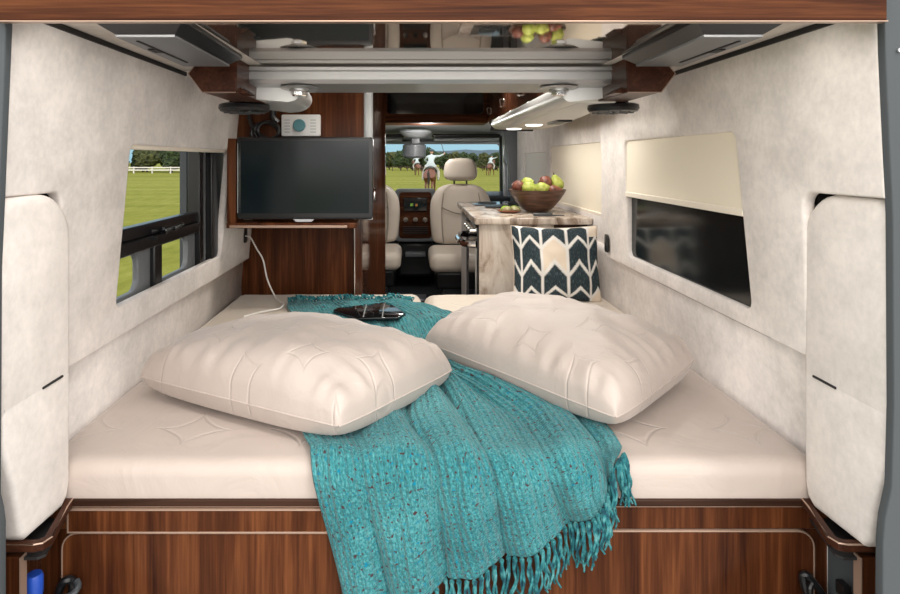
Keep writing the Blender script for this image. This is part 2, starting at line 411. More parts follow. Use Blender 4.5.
# forward right wall with two blind recesses
w1 = rrect(2.93, 4.02, -.28, .093, .03); w2 = rrect(4.13, 4.95, -.28, .06, .03)
struct(panel('wall_right_front', [[(2.70, -.435), (2.70, .64), (5.3, .64), (5.3, -1.25), (4.3, -1.25), (4.3, -.435)], w1[::-1], w2[::-1]], TH, 'wall_suede', lambda u, v, w: (.925+TH/2-w, u, v), .006))
struct(obj('wall_right_cab', B().box(.99, 1.01, 5.3, 6.2, -1.25, -.3).box(.99, 1.01, 5.3, 6.2, .2, .64), 'mid_grey'))
struct(obj('wall_left_front', B().box(-.98, -.95, 3.015, 5.2, -1.25, .66).box(-.98, -.95, 5.2, 6.2, -1.25, -.3).box(-.98, -.95, 5.2, 6.2, .2, .66), 'off_white'))
# outer skin to keep daylight out of the wall cavities
struct(obj('wall_outer_left', B().box(-1.03, -1.0, 1.12, 6.2, -1.3, -.50).box(-1.03, -1.0, 1.12, 1.56, -.50, .68).box(-1.03, -1.0, 2.66, 5.2, -.50, .68).box(-1.03, -1.0, 1.56, 2.66, .12, .68), 'grey_frame'))
struct(obj('wall_outer_right', B().box(1.06, 1.09, 1.12, 6.2, -1.3, -.30).box(1.06, 1.09, 1.12, 5.3, -.3, .68), 'grey_frame'))
struct(obj('roof', B().box(-1.03, 1.09, 1.12, 6.3, .68, .70), 'grey_frame'))

# left window: black outer frame, rail, sashes, glass
def bx(y0, y1, z0, z1, x0, x1): return B().box(x0, x1, y0, y1, z0, z1)
WX = -.868
fr = panel('window_1', [rrect(1.50, 2.62, -.47, .10, .03), rrect(1.56, 2.50, -.43, .055, .04)[::-1]], .05, 'dark_grey_frame', lambda u, v, w: (WX+.018+w, u, v), .006)
struct(fr)
obj('window_reveal', B().box(WX-.0, -.845, 2.565, 2.60, -.45, .09).box(WX, -.845, 1.5, 2.6, -.46, -.44).box(WX, -.81, 1.5, 2.6, .062, .09), 'black_plastic', fr, bevel=.004)
obj('window_rail', B().box(WX-.02, WX+.028, 1.52, 2.40, -.285, -.245).box(WX-.02, WX+.018, 1.52, 2.40, -.245, -.205), 'black_plastic', fr, bevel=.005)
obj('window_stile', B().box(WX-.02, WX+.03, 2.37, 2.415, -.43, .06).box(WX-.02, WX+.045, 2.47, 2.50, -.43, .06), 'black_plastic', fr, bevel=.004)
obj('window_stile', B().box(WX-.02, WX+.02, 2.415, 2.47, -.43, .06), 'mid_grey', fr, bevel=.006)
panel('window_sash', [rrect(1.55, 1.97, -.435, -.27, .01), rrect(1.60, 1.885, -.41, -.288, .04)[::-1]], .02, 'mid_grey', lambda u, v, w: (WX+w, u, v), .004, fr)
panel('window_sash', [rrect(1.99, 2.39, -.435, -.27, .01), rrect(2.02, 2.30, -.412, -.288, .04)[::-1]], .02, 'mid_grey', lambda u, v, w: (WX+w, u, v), .004, fr)
obj('window_mullion', B().box(WX-.01, WX+.026, 1.965, 2.025, -.44, -.28), 'black_plastic', fr, bevel=.005)
lt = B()
for yy in (1.965, 2.045):
    lt.tube([(WX+.02, yy, -.235), (WX+.06, yy, -.232), (WX+.075, yy+.03, -.222)], [.012, .010, .007], 8)
lt.box(WX+.02, WX+.045, 1.94, 2.07, -.262, -.245)
obj('window_latch', lt, 'black_plastic', fr)
obj('window_glass', B().box(WX-.013, WX-.010, 1.55, 2.4, -.43, .06), 'glass', fr)
tag(obj('roller_blind', B().box(-.815, -.782, 1.642, 2.558, .030, .052), 'blind_bar', bevel=.006), 'rolled-up cream blind cassette along the top of the left side window', 'blind')
# right window: blind two thirds of the way up, dark glass under it
rf = panel('window_2', [rrect(1.50, 2.53, -.45, .12, .03), rrect(1.56, 2.45, -.41, .075, .03)[::-1]], .03, 'black_plastic', lambda u, v, w: (.925+w, u, v), .004)
struct(rf)
obj('window_glass', B().box(.902, .906, 1.53, 2.49, -.42, .10), 'tinted_glass', rf)
b1 = obj('blind_fabric', B().box(wr(.08)+.012, wr(.08)+.016, 1.59, 2.466, -.135, .082), 'blind')
b2 = obj('bottom_bar', B().box(wr(0)+.004, wr(0)+.016, 1.59, 2.466, -.15, -.130), 'blind_bar', bevel=.003)
thing('roller_blind', 'cream roller blind drawn half down over the dark right side window by the bed', 'blind', [b1, b2])
for k, (y0, y1, z0, z1, lb) in enumerate(((2.9, 4.05, -.30, .11, 'cream blind fully drawn over the window above the galley counter'), (4.10, 4.98, -.30, .08, 'cream blind drawn over the small front window behind the fruit bowl'))):
    b1 = obj('blind_fabric', B().box(.935, .94, y0, y1, z0+.03, z1), 'blind' if k == 0 else 'off_white')
    b2 = obj('bottom_bar', B().box(.925, .937, y0+.03, y1-.03, z0+.022, z0+.038), 'blind_bar', bevel=.003)
    thing('roller_blind', lb, 'blind', [b1, b2])
    f2 = struct(obj('window_%d' % (3+k), B().box(.945, .96, y0, y1, z0, z1), 'black_plastic'))
# rear door frame, header
pl = [(-.90, .45), (-.745, .45), (-.745, .245), (-.751, .10), (-.758, -.07), (-.764, -.2), (-.766, -.62), (-.760, -.645), (-.757, -.67), (-.757, -1.3), (-.9, -1.3)]
struct(panel('trim_5', [pl], .02, 'grey_frame', lambda u, v, w: (u, 1.106+w, v), .003))
pr = [(1.0, .45), (.862, .45), (.868, .20), (.877, .0), (.882, -.1), (.884, -.45), (.880, -.60), (.868, -.655), (.864, -.70), (.860, -1.3), (1.0, -1.3)]
struct(panel('trim_6', [pr], .02, 'grey_frame', lambda u, v, w: (u, 1.106+w, v), .003))
hd = obj('header', B().box(-.745, .852, 1.075, 1.09, .25, .40), 'walnut_horizontal', bevel=.003)
hd2 = obj('edge_trim', B().box(-.745, .852, 1.073, 1.090, .2478, .2498), 'edge_band')
thing('wooden_valance', 'walnut board across the top of the open rear doorway', 'valance', [hd, hd2])
# bolt in the right frame
tag(obj('frame_bolt', B().lathe([(.004, -.004), (.004, 0)], (.888, 1.095, .20), 12, 'y'), 'aluminium_dull'), 'small round bolt in the grey door frame at top right', 'bolt')

# ================================================================ BED BASE
zt = -.765
rail = obj('rail', B().box(-.87, .975, 1.352, 1.40, -.832, -.778), 'walnut_vertical', bevel=.003)
tr = obj('rail_strip', B().box(-.80, .93, 1.345, 1.40, -.778, -.7625), 'walnut_dark', bevel=.003)
ed = obj('edge_band', B().box(-.78, .90, 1.349, 1.36, -.7805, -.778), 'edge_band')
deck = obj('deck', B().box(-.855, .935, 1.40, 2.95, -.80, -.765), 'walnut_dark')
frp = obj('front_panel', B().box(-.87, .975, 1.362, 1.38, -1.25, -.832), 'walnut_vertical')
def door(x0, x1, z0, z1, y, rad, th=.014):
    b = panel('door', [rrect(x0, x1, z0, z1, rad)], th, 'walnut_vertical', lambda u, v, w: (u, y+w, v), .002)
    lo = rrect(x0-.0022, x1+.0022, z0-.0022, z1+.0022, rad+.002 if not isinstance(rad, tuple) else tuple(r+.002 if r else 0 for r in rad))
    e = panel('edge_band', [lo, rrect(x0, x1, z0, z1, rad)[::-1]], th, 'edge_band', lambda u, v, w: (u, y-.0015+w, v), .0005)
    e.parent = b
    return b
d1 = door(-.785, .056-.004, -1.22, -.839, 1.355, (0.0, .035, 0, 0)); d2 = door(.056+.004, .902, -1.22, -.835, 1.355, (.035, 0.0, 0, 0))
dl = door(-.77, -.185, -.833, -.785, 1.350, (.012, 0, 0, .012), .012); dl.name = 'drawer_front'
# side ledges with a dark slot
parts = [rail, tr, ed, deck, frp, d1, d2, dl]
for sg, xi in ((-1, -.77), (1, .884)):
    X = lambda d: xi+sg*d
    o = [(X(.10), 1.19), (X(-.020), 1.19), (X(-.035), 1.195), (X(-.042), 1.215), (X(-.012), 1.32), (X(-.006), 1.352), (X(.10), 1.352)]
    hole = [(X(.09), 1.204), (X(-.018), 1.204), (X(-.028), 1.214), (X(.002), 1.335), (X(.09), 1.335)]
    lg = panel('side_ledge', [o, hole[::-1]], .016, 'walnut_edge', lambda u, v, w: (u, v, -.770+w), .002)
    obj('edge_band', B().tube([(p[0], p[1]-.001, -.7625) for p in o[:6]], .0018, 6), 'edge_band', lg)
    tb = panel('tray_bottom', [hole], .006, 'black_matte', lambda u, v, w: (u, v, -.80+w), .001, lg)
    parts.append(lg)
    xs = sorted((X(.011), X(.10))); parts.append(obj('side_post', B().box(xs[0], xs[1], 1.195, 1.21, -1.25, -.792), 'walnut_vertical', bevel=.002))
    xe = sorted((X(.011), X(.0085))); obj('edge_band', B().box(xe[0], xe[1], 1.193, 1.213, -1.25, -.792), 'edge_band', parts[-1])
    xs = sorted((X(.065), X(.08))); parts.append(obj('side_panel', B().box(xs[0], xs[1], 1.21, 1.352, -1.25, -.795), 'walnut_gloss'))
    xs = sorted((X(-.03), X(.065))); parts.append(obj('shelf', B().box(xs[0], xs[1], 1.215, 1.352, -1.17, -1.155), 'walnut_vertical'))
thing('bed_base', 'walnut bed base under the mattress, with two doors, a long drawer and side ledges', 'bed base', parts)

# water bottle and cables in the left nook
bo = obj('body', B().lathe([(.028, -1.155), (.030, -1.14), (.030, -.97), (.022, -.93), (.013, -.91)], (-.790, 1.255, 0)), 'blue_plastic')
cp = obj('cap', B().lathe([(.0155, -.912), (.017, -.905), (.017, -.872), (.014, -.865)], (-.790, 1.255, 0)), 'blue_plastic')
bo.data.transform(Matrix.Translation((0.0, 0, 0)))
thing('water_bottle', 'blue bottle standing in the left nook under the side ledge', 'bottle', [bo, cp])
tag(obj('coiled_hose', B().tube([(-.745+.018*math.cos(t*.5), 1.305+.014*math.sin(t*.5), -1.145+.0034*t) for t in range(0, 66)], .007, 8), 'dark_grey_frame'), 'dark coiled hose beside the blue bottle in the left nook', 'hose')
tag(obj('cable_bundle', B().tube(path([(-.79, 1.325, -1.14), (-.79, 1.33, -1.0), (-.775, 1.325, -.94), (-.76, 1.33, -.93), (-.755, 1.335, -.95), (-.765, 1.325, -1.02), (-.76, 1.33, -1.13)], 30), .009, 8), 'black_plastic'), 'black cable loop against the left bed-base door', 'cable')
# right nook: grey plate with black cord
b = panel('recess_plate', [[(1.17, -.82), (1.30, -.80), (1.335, -.815), (1.345, -.86), (1.345, -1.15), (1.16, -1.15), (1.155, -.88)]], .012, 'grey_frame', lambda u, v, w: (.939+w, u, v), .004)
tag(b, 'dark grey plate on the side of the right nook behind the black cord', 'plate')
b = B(); b.tube(path([(.915, 1.26, -.905), (.885, 1.25, -.915), (.84, 1.27, -.94), (.835, 1.28, -1.0), (.85, 1.29, -1.14)], 24), .007, 8)
b.tube(path([(.915, 1.26, -.905), (.893, 1.24, -.93), (.89, 1.22, -1.0), (.905, 1.21, -1.14)], 24), .008, 8)
b.box(.900, .915, 1.25, 1.275, -.915, -.89)
tag(obj('power_cord', b, 'black_plastic'), 'black power cord hanging in the right nook', 'cord')
b = B(); b.tube(path([(.845, 1.325, -1.14), (.84, 1.33, -1.0), (.80, 1.33, -.93), (.785, 1.335, -.925), (.79, 1.33, -.96), (.82, 1.325, -1.02), (.825, 1.33, -1.14)], 30), .008, 8)
b.tube(path([(.80, 1.325, -.935), (.79, 1.32, -.95), (.80, 1.32, -.99), (.84, 1.325, -1.03)], 16), .006, 8)
b.xf(Matrix.Translation((.085, 0, 0)))
tag(obj('cable_bundle', b, 'black_plastic'), 'knotted black cable against the right bed-base door', 'cable')

# ================================================================ PADS at the rear corners
def pad(sg, xf, y0, lab):
    f = lambda u, v, w: (xf+sg*(.045-w) if sg > 0 else xf-.045+w, u, v)
    up = [(1.342, -.475), (1.342, -.19)]+[(1.342-.085+.085*math.cos(R(a)), -.092-.085+.085*math.sin(R(a))) for a in range(10, 91, 10)]
    up += [(y0+.03, -.093), (y0, -.11), (y0, -.475)]
    a = panel('upper_pad', [up], .09, 'pad_suede', f, .02, angle=60)
    lo = [(1.342, -.478), (1.342, -.72), (1.335, -.745), (1.32, -.755), (y0+.065, -.748), (y0+.055, -.735), (y0+.03, -.62), (y0, -.54), (y0, -.478)]
    c = panel('lower_pad', [lo], .09, 'pad_suede', f, .012, angle=60)
    d = obj('pull_tab', B().tube([(xf-sg*.001, 1.25, -.4755), (xf-sg*.001, 1.32, -.4755)], .0028, 6), 'black_matte')
    return thing('corner_pad', lab, 'cushion', [a, c, d], 'rear corner pads')
pad(-1, -.770, 1.14, 'tall off-white suede pad in the left rear corner above the bed base')
pad(1, .884, 1.12, 'tall off-white suede pad in the right rear corner above the bed base')

# ================================================================ MATTRESS + REAR CUSHIONS
def soft_box(x0, x1, y0, y1, z0, z1, r, nu=70, nv=70, wob=.004, seed=0, crown=.0, slope=0):
    """closed rounded cushion with a gently uneven top"""
    b = B()
    def rc(t, a, c, e):      # position and drop along one direction
        return a+(c-a)*t
    def top(u, v):
        # parametric cap: edges roll down
        U = u*2-1; V = v*2-1
        def roll(U, half):
            s = abs(U)*half; k = half-s
            if k < r*1.2:
                a = (1-k/(r*1.2))*PI/2
                return math.copysign(half-r+r*math.sin(a), U), r*(1-math.cos(a))
            q = (half-r)*s/(half-r*1.2)
            return math.copysign(q, U), 0
        X, dx = roll(U, (x1-x0)/2); Y, dy = roll(V, (y1-y0)/2)
        n_ = noise.noise(Vector((X*4+seed, Y*4, seed)))*wob+noise.noise(Vector((X*11+seed, Y*11, 3)))*wob*.4
        dz = math.hypot(dx, dy); dz = min(dz, r)
        return ((x0+x1)/2+X, (y0+y1)/2+Y, z1-dz+n_*(1-dz/r)+crown*(1-U*U)*(1-V*V)+slope*((y0+y1)/2+Y-y0))
    b.grid(top, nu, nv)
    # skirt to bottom
    bm = b.bm; be = [e for e in bm.edges if e.is_boundary]
    ex = bmesh.ops.extrude_edge_only(bm, edges=be); nvv = [g_ for g_ in ex['geom'] if isinstance(g_, bmesh.types.BMVert)]
    for v in nvv: v.co.z = z0
    bmesh.ops.contextual_create(bm, geom=[e for e in bm.edges if e.is_boundary])
    return b
MT = -.682
tag(obj('mattress', soft_box(-.858, .938, 1.352, 2.30, -.7625, MT, .035, 110, 80), 'quilt_mattress', angle=70), 'wide beige quilted mattress on the walnut bed base under the pillows and throw', 'mattress')
tag(obj('seat_cushion', soft_box(-.858, .047, 2.305, 2.95, -.7625, -.652, .055, 60, 50, seed=3, crown=.006, slope=.0), 'cushion_cloth', angle=70), 'beige rear seat cushion at the head of the bed, left of the middle gap', 'cushion', 'seat cushions behind the mattress')
tag(obj('seat_cushion', soft_box(.058, .938, 2.305, 2.95, -.7625, -.652, .055, 60, 50, seed=5, crown=.006, slope=.0), 'cushion_cloth', angle=70), 'beige rear seat cushion right of the middle gap, under the chevron cushion', 'cushion', 'seat cushions behind the mattress')

# ================================================================ PILLOWS
def pillow(name, c, ax, ay, hx, hy, ht, hb, mat, label, seed, pinch=.10, uv=False, wr_=.006, droop=.0, cat='pillow', tilt=None):
    """c centre (x,y,z); ax unit vector of long side; top bulge ht, bottom bulge hb"""
    bt = B(); ax = Vector(ax); ay = Vector(ay)
    nrm = ax.cross(ay).normalized()
    def shape(u, v, side):
        U = u*2-1; V = v*2-1
        U = math.copysign(1-(1-abs(U))**1.25, U); V = math.copysign(1-(1-abs(V))**1.25, V)
        x = U*(1-pinch*(1-V*V)*abs(U)**2); y = V*(1-pinch*1.3*(1-U*U)*abs(V)**2)
        eu = 1-abs(U)**2.6; ev = 1-abs(V)**2.6
        t = (max(eu, 0)*max(ev, 0))**.34; cr_ = 1.03-.05*(abs(U)*abs(V))**3; x *= cr_; y *= cr_
        # gathers radiating from the edges and a few sagging creases
        gu = math.sin(V*hy*95+seed+2.2*noise.noise(Vector((V*4, seed, 0))))*math.exp(-(1-abs(U))*5.0)*(1-math.exp(-(1-abs(U))*18))
        gv = math.sin(U*hx*85+seed*2+2.2*noise.noise(Vector((U*5, seed, 5))))*math.exp(-(1-abs(V))*5.5)*(1-math.exp(-(1-abs(V))*18))
        am = .6+.7*noise.noise(Vector((U*2.5+seed, V*2.5, 9)))
        g_ = (gu+gv)*wr_*am
        s = noise.noise(Vector((U*1.6+seed, V*1.6, 1)))*.016+noise.noise(Vector((U*4+seed, V*3, 7)))*.008
        s += -abs(noise.noise(Vector((U*2.2+V*1.2+seed, V*1.1-U, 4))))*.014
        if side > 0: d = ht*t+(s*t+g_)*(1 if t > .05 else t/.05)
        else: d = -hb*min(1, t*1.25)**.8
        return Vector(c)+ax*(x*hx)+ay*(y*hy)+nrm*d
    L = (lambda a, b_: (a, b_)) if uv else None
    bt.grid(lambda u, v: shape(u, v, 1), 96, 80, L); bt.grid(lambda u, v: shape(u, v, -1), 40, 34, L)
    bm = bt.bm
    o = obj(name, bt, mat, angle=80, sub=0, recalc=False)
    q = B()
    pts = [shape(a, b_, 0) for (a, b_) in [(i/40, 0) for i in range(40)]+[(1, i/30) for i in range(30)]+[(1-i/40, 1) for i in range(40)]+[(0, 1-i/30) for i in range(31)]]
    # piping along the seam
    q.tube(pts, .0022, 6); pp = obj('piping', q, mat, o)
    return tag(o, label, cat)
def flat_pillow(c, L, Nr, Rt, *a, **k):
    """corners: left, near, right given on the bed"""
    L, Nr, Rt = Vector(L), Vector(Nr), Vector(Rt); ex = (Nr-L); ey = (Rt-Nr)
    cen = (L+Rt)/2; return pillow('pillow', cen, ex.normalized(), ey.normalized(), ex.length/2, ey.length/2, *a, **k)
flat_pillow(None, (-.785, 1.71, -.617), (-.165, 1.37, -.612), (.125, 1.75, -.612), .150, .060, 'quilt_pillow',
            'large beige quilted pillow on the left of the bed, its corner reaching the mattress front', 2.0, .03, wr_=.012)
flat_pillow(None, (.035, 2.03, -.612), (.485, 1.415, -.612), (.865, 1.82, -.608), .145, .060, 'quilt_pillow',
            'large beige quilted pillow on the right of the bed, below the chevron cushion', 5.0, .03, wr_=.012)
# chevron cushion leaning on the galley
cw = .205
n_up = Vector((0, .20, 1)).normalized()
pillow('throw_pillow', (.670, 2.80, -.484), Vector((1, -.03, 0)).normalized(), n_up, cw, .18, .06, .045, 'chevron',
       'square cushion with dark teal and cream chevrons leaning against the galley', 8.0, .09, True, .003, cat='cushion')

# ================================================================ THROW BLANKET
def bed_z(x, y):
    c_ = -.636
    if y > 2.40: return c_
    if y > 2.24: t = (y-2.24)/.16; return MT+.012+(c_-MT-.012)*(t*t*(3-2*t))
    return MT+.012
rows_ = [  # v: (left x,y), (right x,y) along the bed
    ((-.555, 2.68), (.00, 2.69)), ((-.52, 2.54), (.17, 2.48)), ((-.36, 2.26), (.22, 2.22)), ((-.14, 1.92), (.20, 1.90)),
    ((-.20, 1.72), (.34, 1.74)), ((-.285, 1.55), (.470, 1.60)), ((-.265, 1.46), (.487, 1.48)), ((-.235, 1.388), (.485, 1.388))]
hemx = [(-.142, -1.00), (-.10, -.995), (-.03, -.975), (.03, -.955), (.10, -.915), (.165, -.888), (.23, -.870), (.29, -.84), (.345, -.81), (.395, -.775), (.43, -.73), (.452, -.685)]
NT = .62
def fold(u, v):
    w_ = u+.06*noise.noise(Vector((u*2.2, v*2.4, 2)))+.014*noise.noise(Vector((u*9, v*5, 4)))
    k = abs(math.sin(w_*16.5+.5)); k2 = abs(math.sin(w_*37+2.1+1.8*v)); a = .8+.8*noise.noise(Vector((u*3.1, v*2.6, 7)))
    return (k**.75-.25)*max(.15, a)+.22*k2+.35*noise.noise(Vector((u*5, v*4, 6)))
def cloth(u, v):
    edge = min(1, min(u, 1-u)*14); f_ = fold(u, v)
    t = min(1, v/NT); L = cr([r_[0] for r_ in rows_], t); Q = cr([r_[1] for r_ in rows_], t)
    x = L[0]+(Q[0]-L[0])*u; y = L[1]+(Q[1]-L[1])*u
    amp = .016+.026*math.exp(-((t-.52)/.15)**2)+.020*math.exp(-((t-.90)/.3)**2)
    x += .010*noise.noise(Vector((u*6, v*6, 11)))*edge
    z = bed_z(x, y)
    if t < .3: z += .010*noise.noise(Vector((x*14, y*14, 0)))
    h = max(-.005, amp*f_)*(.3+.7*edge)
    if v <= NT: return Vector((x, y, z+h))
    q = (v-NT)/(1-NT); hx_, hz = cr(hemx, u); rr = .05
    s = q*((z-rr)-hz+rr*PI/2)                       # length travelled along the drop
    if s < rr*PI/2: a = s/rr; cy, cz, ny_, nz_ = y-rr*math.sin(a), z-rr*(1-math.cos(a)), -math.sin(a), math.cos(a)
    else: cy, cz, ny_, nz_ = y-rr, z-rr-(s-rr*PI/2), -1, 0
    h = max(-.002, (amp+.006*q)*f_)*(.3+.7*edge)
    x = x+(hx_-x)*q**1.1
    return Vector((x+.010*math.sin(f_*2+q*3)*q*.5, min(cy+ny_*h, 9), cz+nz_*h))
def uvf(u, v):
    return (u*.80, v*1.75)
b = B(); b.grid(cloth, 220, 260, uvf)
thr = obj('throw_blanket', b, 'teal_knit', angle=180, solid=.004)
rt = random.Random(3)
def tassel(p, ln, dirx=0, yofs=0, hang=True):
    q = B()
    for k in range(3):
        ph = rt.uniform(0, 6); am = rt.uniform(.003, .007); dx = rt.uniform(-.010, .010)+dirx; l2 = ln*rt.uniform(.85, 1.05); pts = []
        for i in range(13):
            t = i/12
            pts.append((p.x+dx*t+am*math.sin(t*9+ph)*t**.4, p.y-.003-.004*k+am*.6*math.cos(t*8+ph)-.006*math.sin(t*3)+yofs*t, p.z-l2*t))
        q.tube(pts, [.0036-.0016*(i/12) for i in range(13)], 6)
    q.ball((p.x, p.y-.004, p.z-.006), .0065, 1)
    return obj('tassel', q, 'teal_yarn', thr)
for i in range(46):
    u = .03+.965*i/45; p = cloth(u, 1.0); tassel(p, rt.uniform(.085, .115)*(1 if u > .3 else .8), .006*(u-.3))
for i in range(7):
    v = .74+.036*i; p = cloth(1.0, v); p.y -= .006; p.x += .004; tassel(p, rt.uniform(.08, .11), .018)
# fringe along the far edge lying on the cushions
for i in range(44):
    u = .005+.99*i/43; p = cloth(u, 0.0); q = B()
    for k in range(3):
        a = R(rt.uniform(50, 130)); l2 = rt.uniform(.03, .055)
        q.tube([(p.x+math.cos(a)*l2*t+.004*math.sin(t*8+k), p.y-.008+math.sin(a)*l2*t, p.z+.004+.014*math.sin(PI*t)*rt.uniform(.4, 1.2)-.004*t) for t in [j/7 for j in range(8)]], [.004]*5+[.003, .002, .001], 5)
    obj('tassel', q, 'teal_yarn', thr)
tag(thr, 'teal fleck-knit throw with fringe lying between the pillows and hanging over the bed front', 'blanket')

# black tray on the throw behind the left pillow
f = lambda px, py, Y: ((px-412)/600*Y, Y, (160-py)/600*Y)
zt_ = -.618
ptsb = [(-.317, 2.45), (-.305, 2.485), (-.12, 2.575), (-.10, 2.57), (-.03, 2.40), (-.055, 2.34), (-.21, 2.325)]
tb = panel('tray_body', [ptsb], .014, 'black_gloss', lambda u, v, w: (u, v, zt_+w), .004)
lines = B()
for x in (-.190, -.115): lines.tube([(x, 2.335, zt_+.0075), (x-.002, 2.53, zt_+.0075)], .0025, 6)
tl = obj('silver_strip', lines, 'aluminium')
thing('folding_tray', 'glossy black tray with two silver strips lying on the teal throw', 'tray', [tb, tl])
# white charging cable
tag(obj('charging_cable', B().tube(path([(-.798, 2.88, -.365), (-.77, 2.86, -.37), (-.735, 2.84, -.42), (-.70, 2.82, -.47), (-.68, 2.82, -.56), (-.64, 2.80, -.635), (-.60, 2.72, -.640), (-.565, 2.64, -.632), (-.57, 2.58, -.638), (-.63, 2.53, -.640), (-.69, 2.46, -.641)], 60), .0035, 8), 'cable_white'), 'white cable running from the left wall socket down to the bed', 'cable')
for (x, y, z, lb, s) in ((wl(-.35)+.002, 2.90, -.36, 'black socket in the left wall with a white cable plugged in', 1), (.876, 2.70, -.375, 'black socket in the right wall beside the chevron cushion', -1)):
    a = panel('socket_plate', [rrect(y-.022, y+.022, z-.038, z+.038, .010)], .006, 'black_plastic', lambda u, v, w: (x+w, u, v), .002)
    tag(a, lb, 'socket')

# ================================================================ MEDIA CABINET, TV
uc = obj('upper_body', B().box(-.765, -.205, 2.62, 3.03, -.245, .64), 'walnut_vertical', bevel=.003)
sh = obj('shelf_rail', B().box(-.775, -.23, 2.50, 2.64, -.285, -.262), 'walnut_vertical', bevel=.004)
sh2 = obj('shelf_side', B().box(-.772, -.735, 2.50, 2.62, -.262, .09), 'walnut_vertical', bevel=.003)
sh3 = obj('metal_edge', B().box(-.76, -.27, 2.495, 2.505, -.283, -.272), 'edge_band', bevel=.002)
lb_ = obj('lower_panel', B().box(-.88, -.25, 3.03, 3.06, -1.25, -.245), 'walnut_vertical')
post = obj('corner_post', B().box(-.286, -.248, 3.00, 3.035, -1.25, -.285), 'walnut_gloss', bevel=.004)
obj('edge_band', B().tube([(-.287, 2.998, -1.2), (-.287, 2.998, -.29)], .003, 6), 'chrome', post)
al = obj('reflection_strip', B().tube([(-.192, 2.63, -.26), (-.192, 2.63, .62)], .021, 14), 'headliner')  # pale post stands in for the bright reflection on the glossy panel
sp = obj('side_panel', B().box(-.262, -.25, 3.06, 4.25, -1.25, .64), 'walnut_gloss')
dp = obj('door_post', B().box(-.262, -.188, 4.23, 4.28, -1.25, .64), 'walnut_gloss', bevel=.004)
hn = obj('door_handle', B().tube([(-.235, 3.55, -.16), (-.222, 3.55, -.17), (-.222, 3.55, -.235), (-.235, 3.55, -.245)], .008, 8), 'chrome')
thing('wardrobe_cabinet', 'walnut cabinet dividing off the left side, carrying the television, with glossy aisle panel', 'cabinet', [uc, sh, sh2, sh3, lb_, post, al, sp, dp, hn])
bz = panel('bezel', [rrect(-.725, -.167, -.243, .092, .008)], .03, 'black_plastic', lambda u, v, w: (u, 2.515+w, v), .004)
scn = obj('screen', B().box(-.713, -.179, 2.497, 2.5005, -.222, .080), 'screen')
st = obj('stand_foot', B().prism([(-.50, -.243), (-.485, -.258), (-.42, -.258), (-.405, -.243)], 'y', 2.505, 2.53), 'aluminium_dull')
sdl = obj('side_strip', B().box(-.7275, -.724, 2.50, 2.53, -.22, .07), 'aluminium_dull')
thing('television', 'flat black television with dark screen on the walnut cabinet at left', 'television', [bz, scn, st, sdl])
a = panel('plate', [rrect(-.563, -.40, .106, .194, .004)], .02, 'white_plastic', lambda u, v, w: (u, 2.608+w, v), .003)
d = obj('dial', B().lathe([(.024, -.016), (.027, -.012), (.027, 0)], (-.487, 2.60, .150), 24, 'y'), 'teal_disc')
rib_ = B()
for i in range(5):
    rib_.box(-.552+.0, -.528, 2.5965, 2.598, .120+.013*i, .122+.013*i).box(-.44, -.416, 2.5965, 2.598, .120+.013*i, .122+.013*i)
e = obj('marking', rib_, 'mid_grey')
thing('control_panel', 'white wall control with round teal dial above the television', 'control panel', [a, d, e])
b = B()
for k in range(3):
    cx, cz = -.635+.01*k, .115+.006*k; b.tube([(cx+(.058-.006*k)*math.cos(t*.35), 2.585-.006*k, cz+(.045-.004*k)*math.sin(t*.35)) for t in range(19)], .007, 8)
b.tube(path([(-.70, 2.59, .24), (-.70, 2.585, .18), (-.67, 2.58, .12), (-.60, 2.58, .085), (-.55, 2.585, .095)], 20), .009, 8)
b.tube(path([(-.58, 2.59, .16), (-.60, 2.585, .19), (-.59, 2.58, .22)], 10), .014, 8)
tag(obj('coiled_cable', b, 'black_plastic'), 'black cable coiled on the cabinet above the television', 'cable')

# ================================================================ OVERHEAD BEAM, BRACKETS, LIGHT WINGS, VENTS
pf = [(1.826, .288), (1.82, .283), (1.82, .272), (1.826, .270), (1.826, .245), (1.836, .233), (2.05, .230), (2.06, .24), (2.06, .288)]
bm_ = obj('beam', B().prism(pf, 'x', -.53, .67), 'aluminium', bevel=.0015, smooth=True)
parts = [bm_]
for sg in (-1, 1):
    X = lambda d: XC+sg*d
    outer = [(X(.69), .245), (X(.655), .289), (X(.55), .289), (X(.555), .192), (X(.65), .192)]
    br = obj('end_bracket', B().prism(outer, 'y', 1.70, 2.04), 'walnut_edge', bevel=.003)
    o2 = [(X(.60), .289), (X(.585), .289), (X(.580), .255), (X(.560), .215), (X(.53), .195), (X(.60), .192)]
    k = obj('bracket_lip', B().prism(o2, 'y', 1.74, 1.83), 'walnut_edge', br, bevel=.002)
    loop = [(p[0], 1.699, p[1]) for p in outer]
    obj('edge_band', B().tube([loop[i] for i in (1, 0, 4, 3)], .0014, 6), 'edge_band', br)
    parts.append(br)
for x in (-.355, .462):
    q = B().lathe([(.058, .2295), (.060, .2265), (.052, .223), (.030, .222), (.030, .216)], (x, 1.885, 0), 28)
    bt_ = obj('bolt', q, 'aluminium')
    obj('bolt_head', B().lathe([(.021, .216), (.024, .213), (.024, .204), (.018, .200)], (x, 1.885, 0), 6), 'chrome', bt_)
    parts.append(bt_)
thing('ceiling_beam', 'brushed aluminium beam across the ceiling with dark walnut end brackets', 'beam', parts)
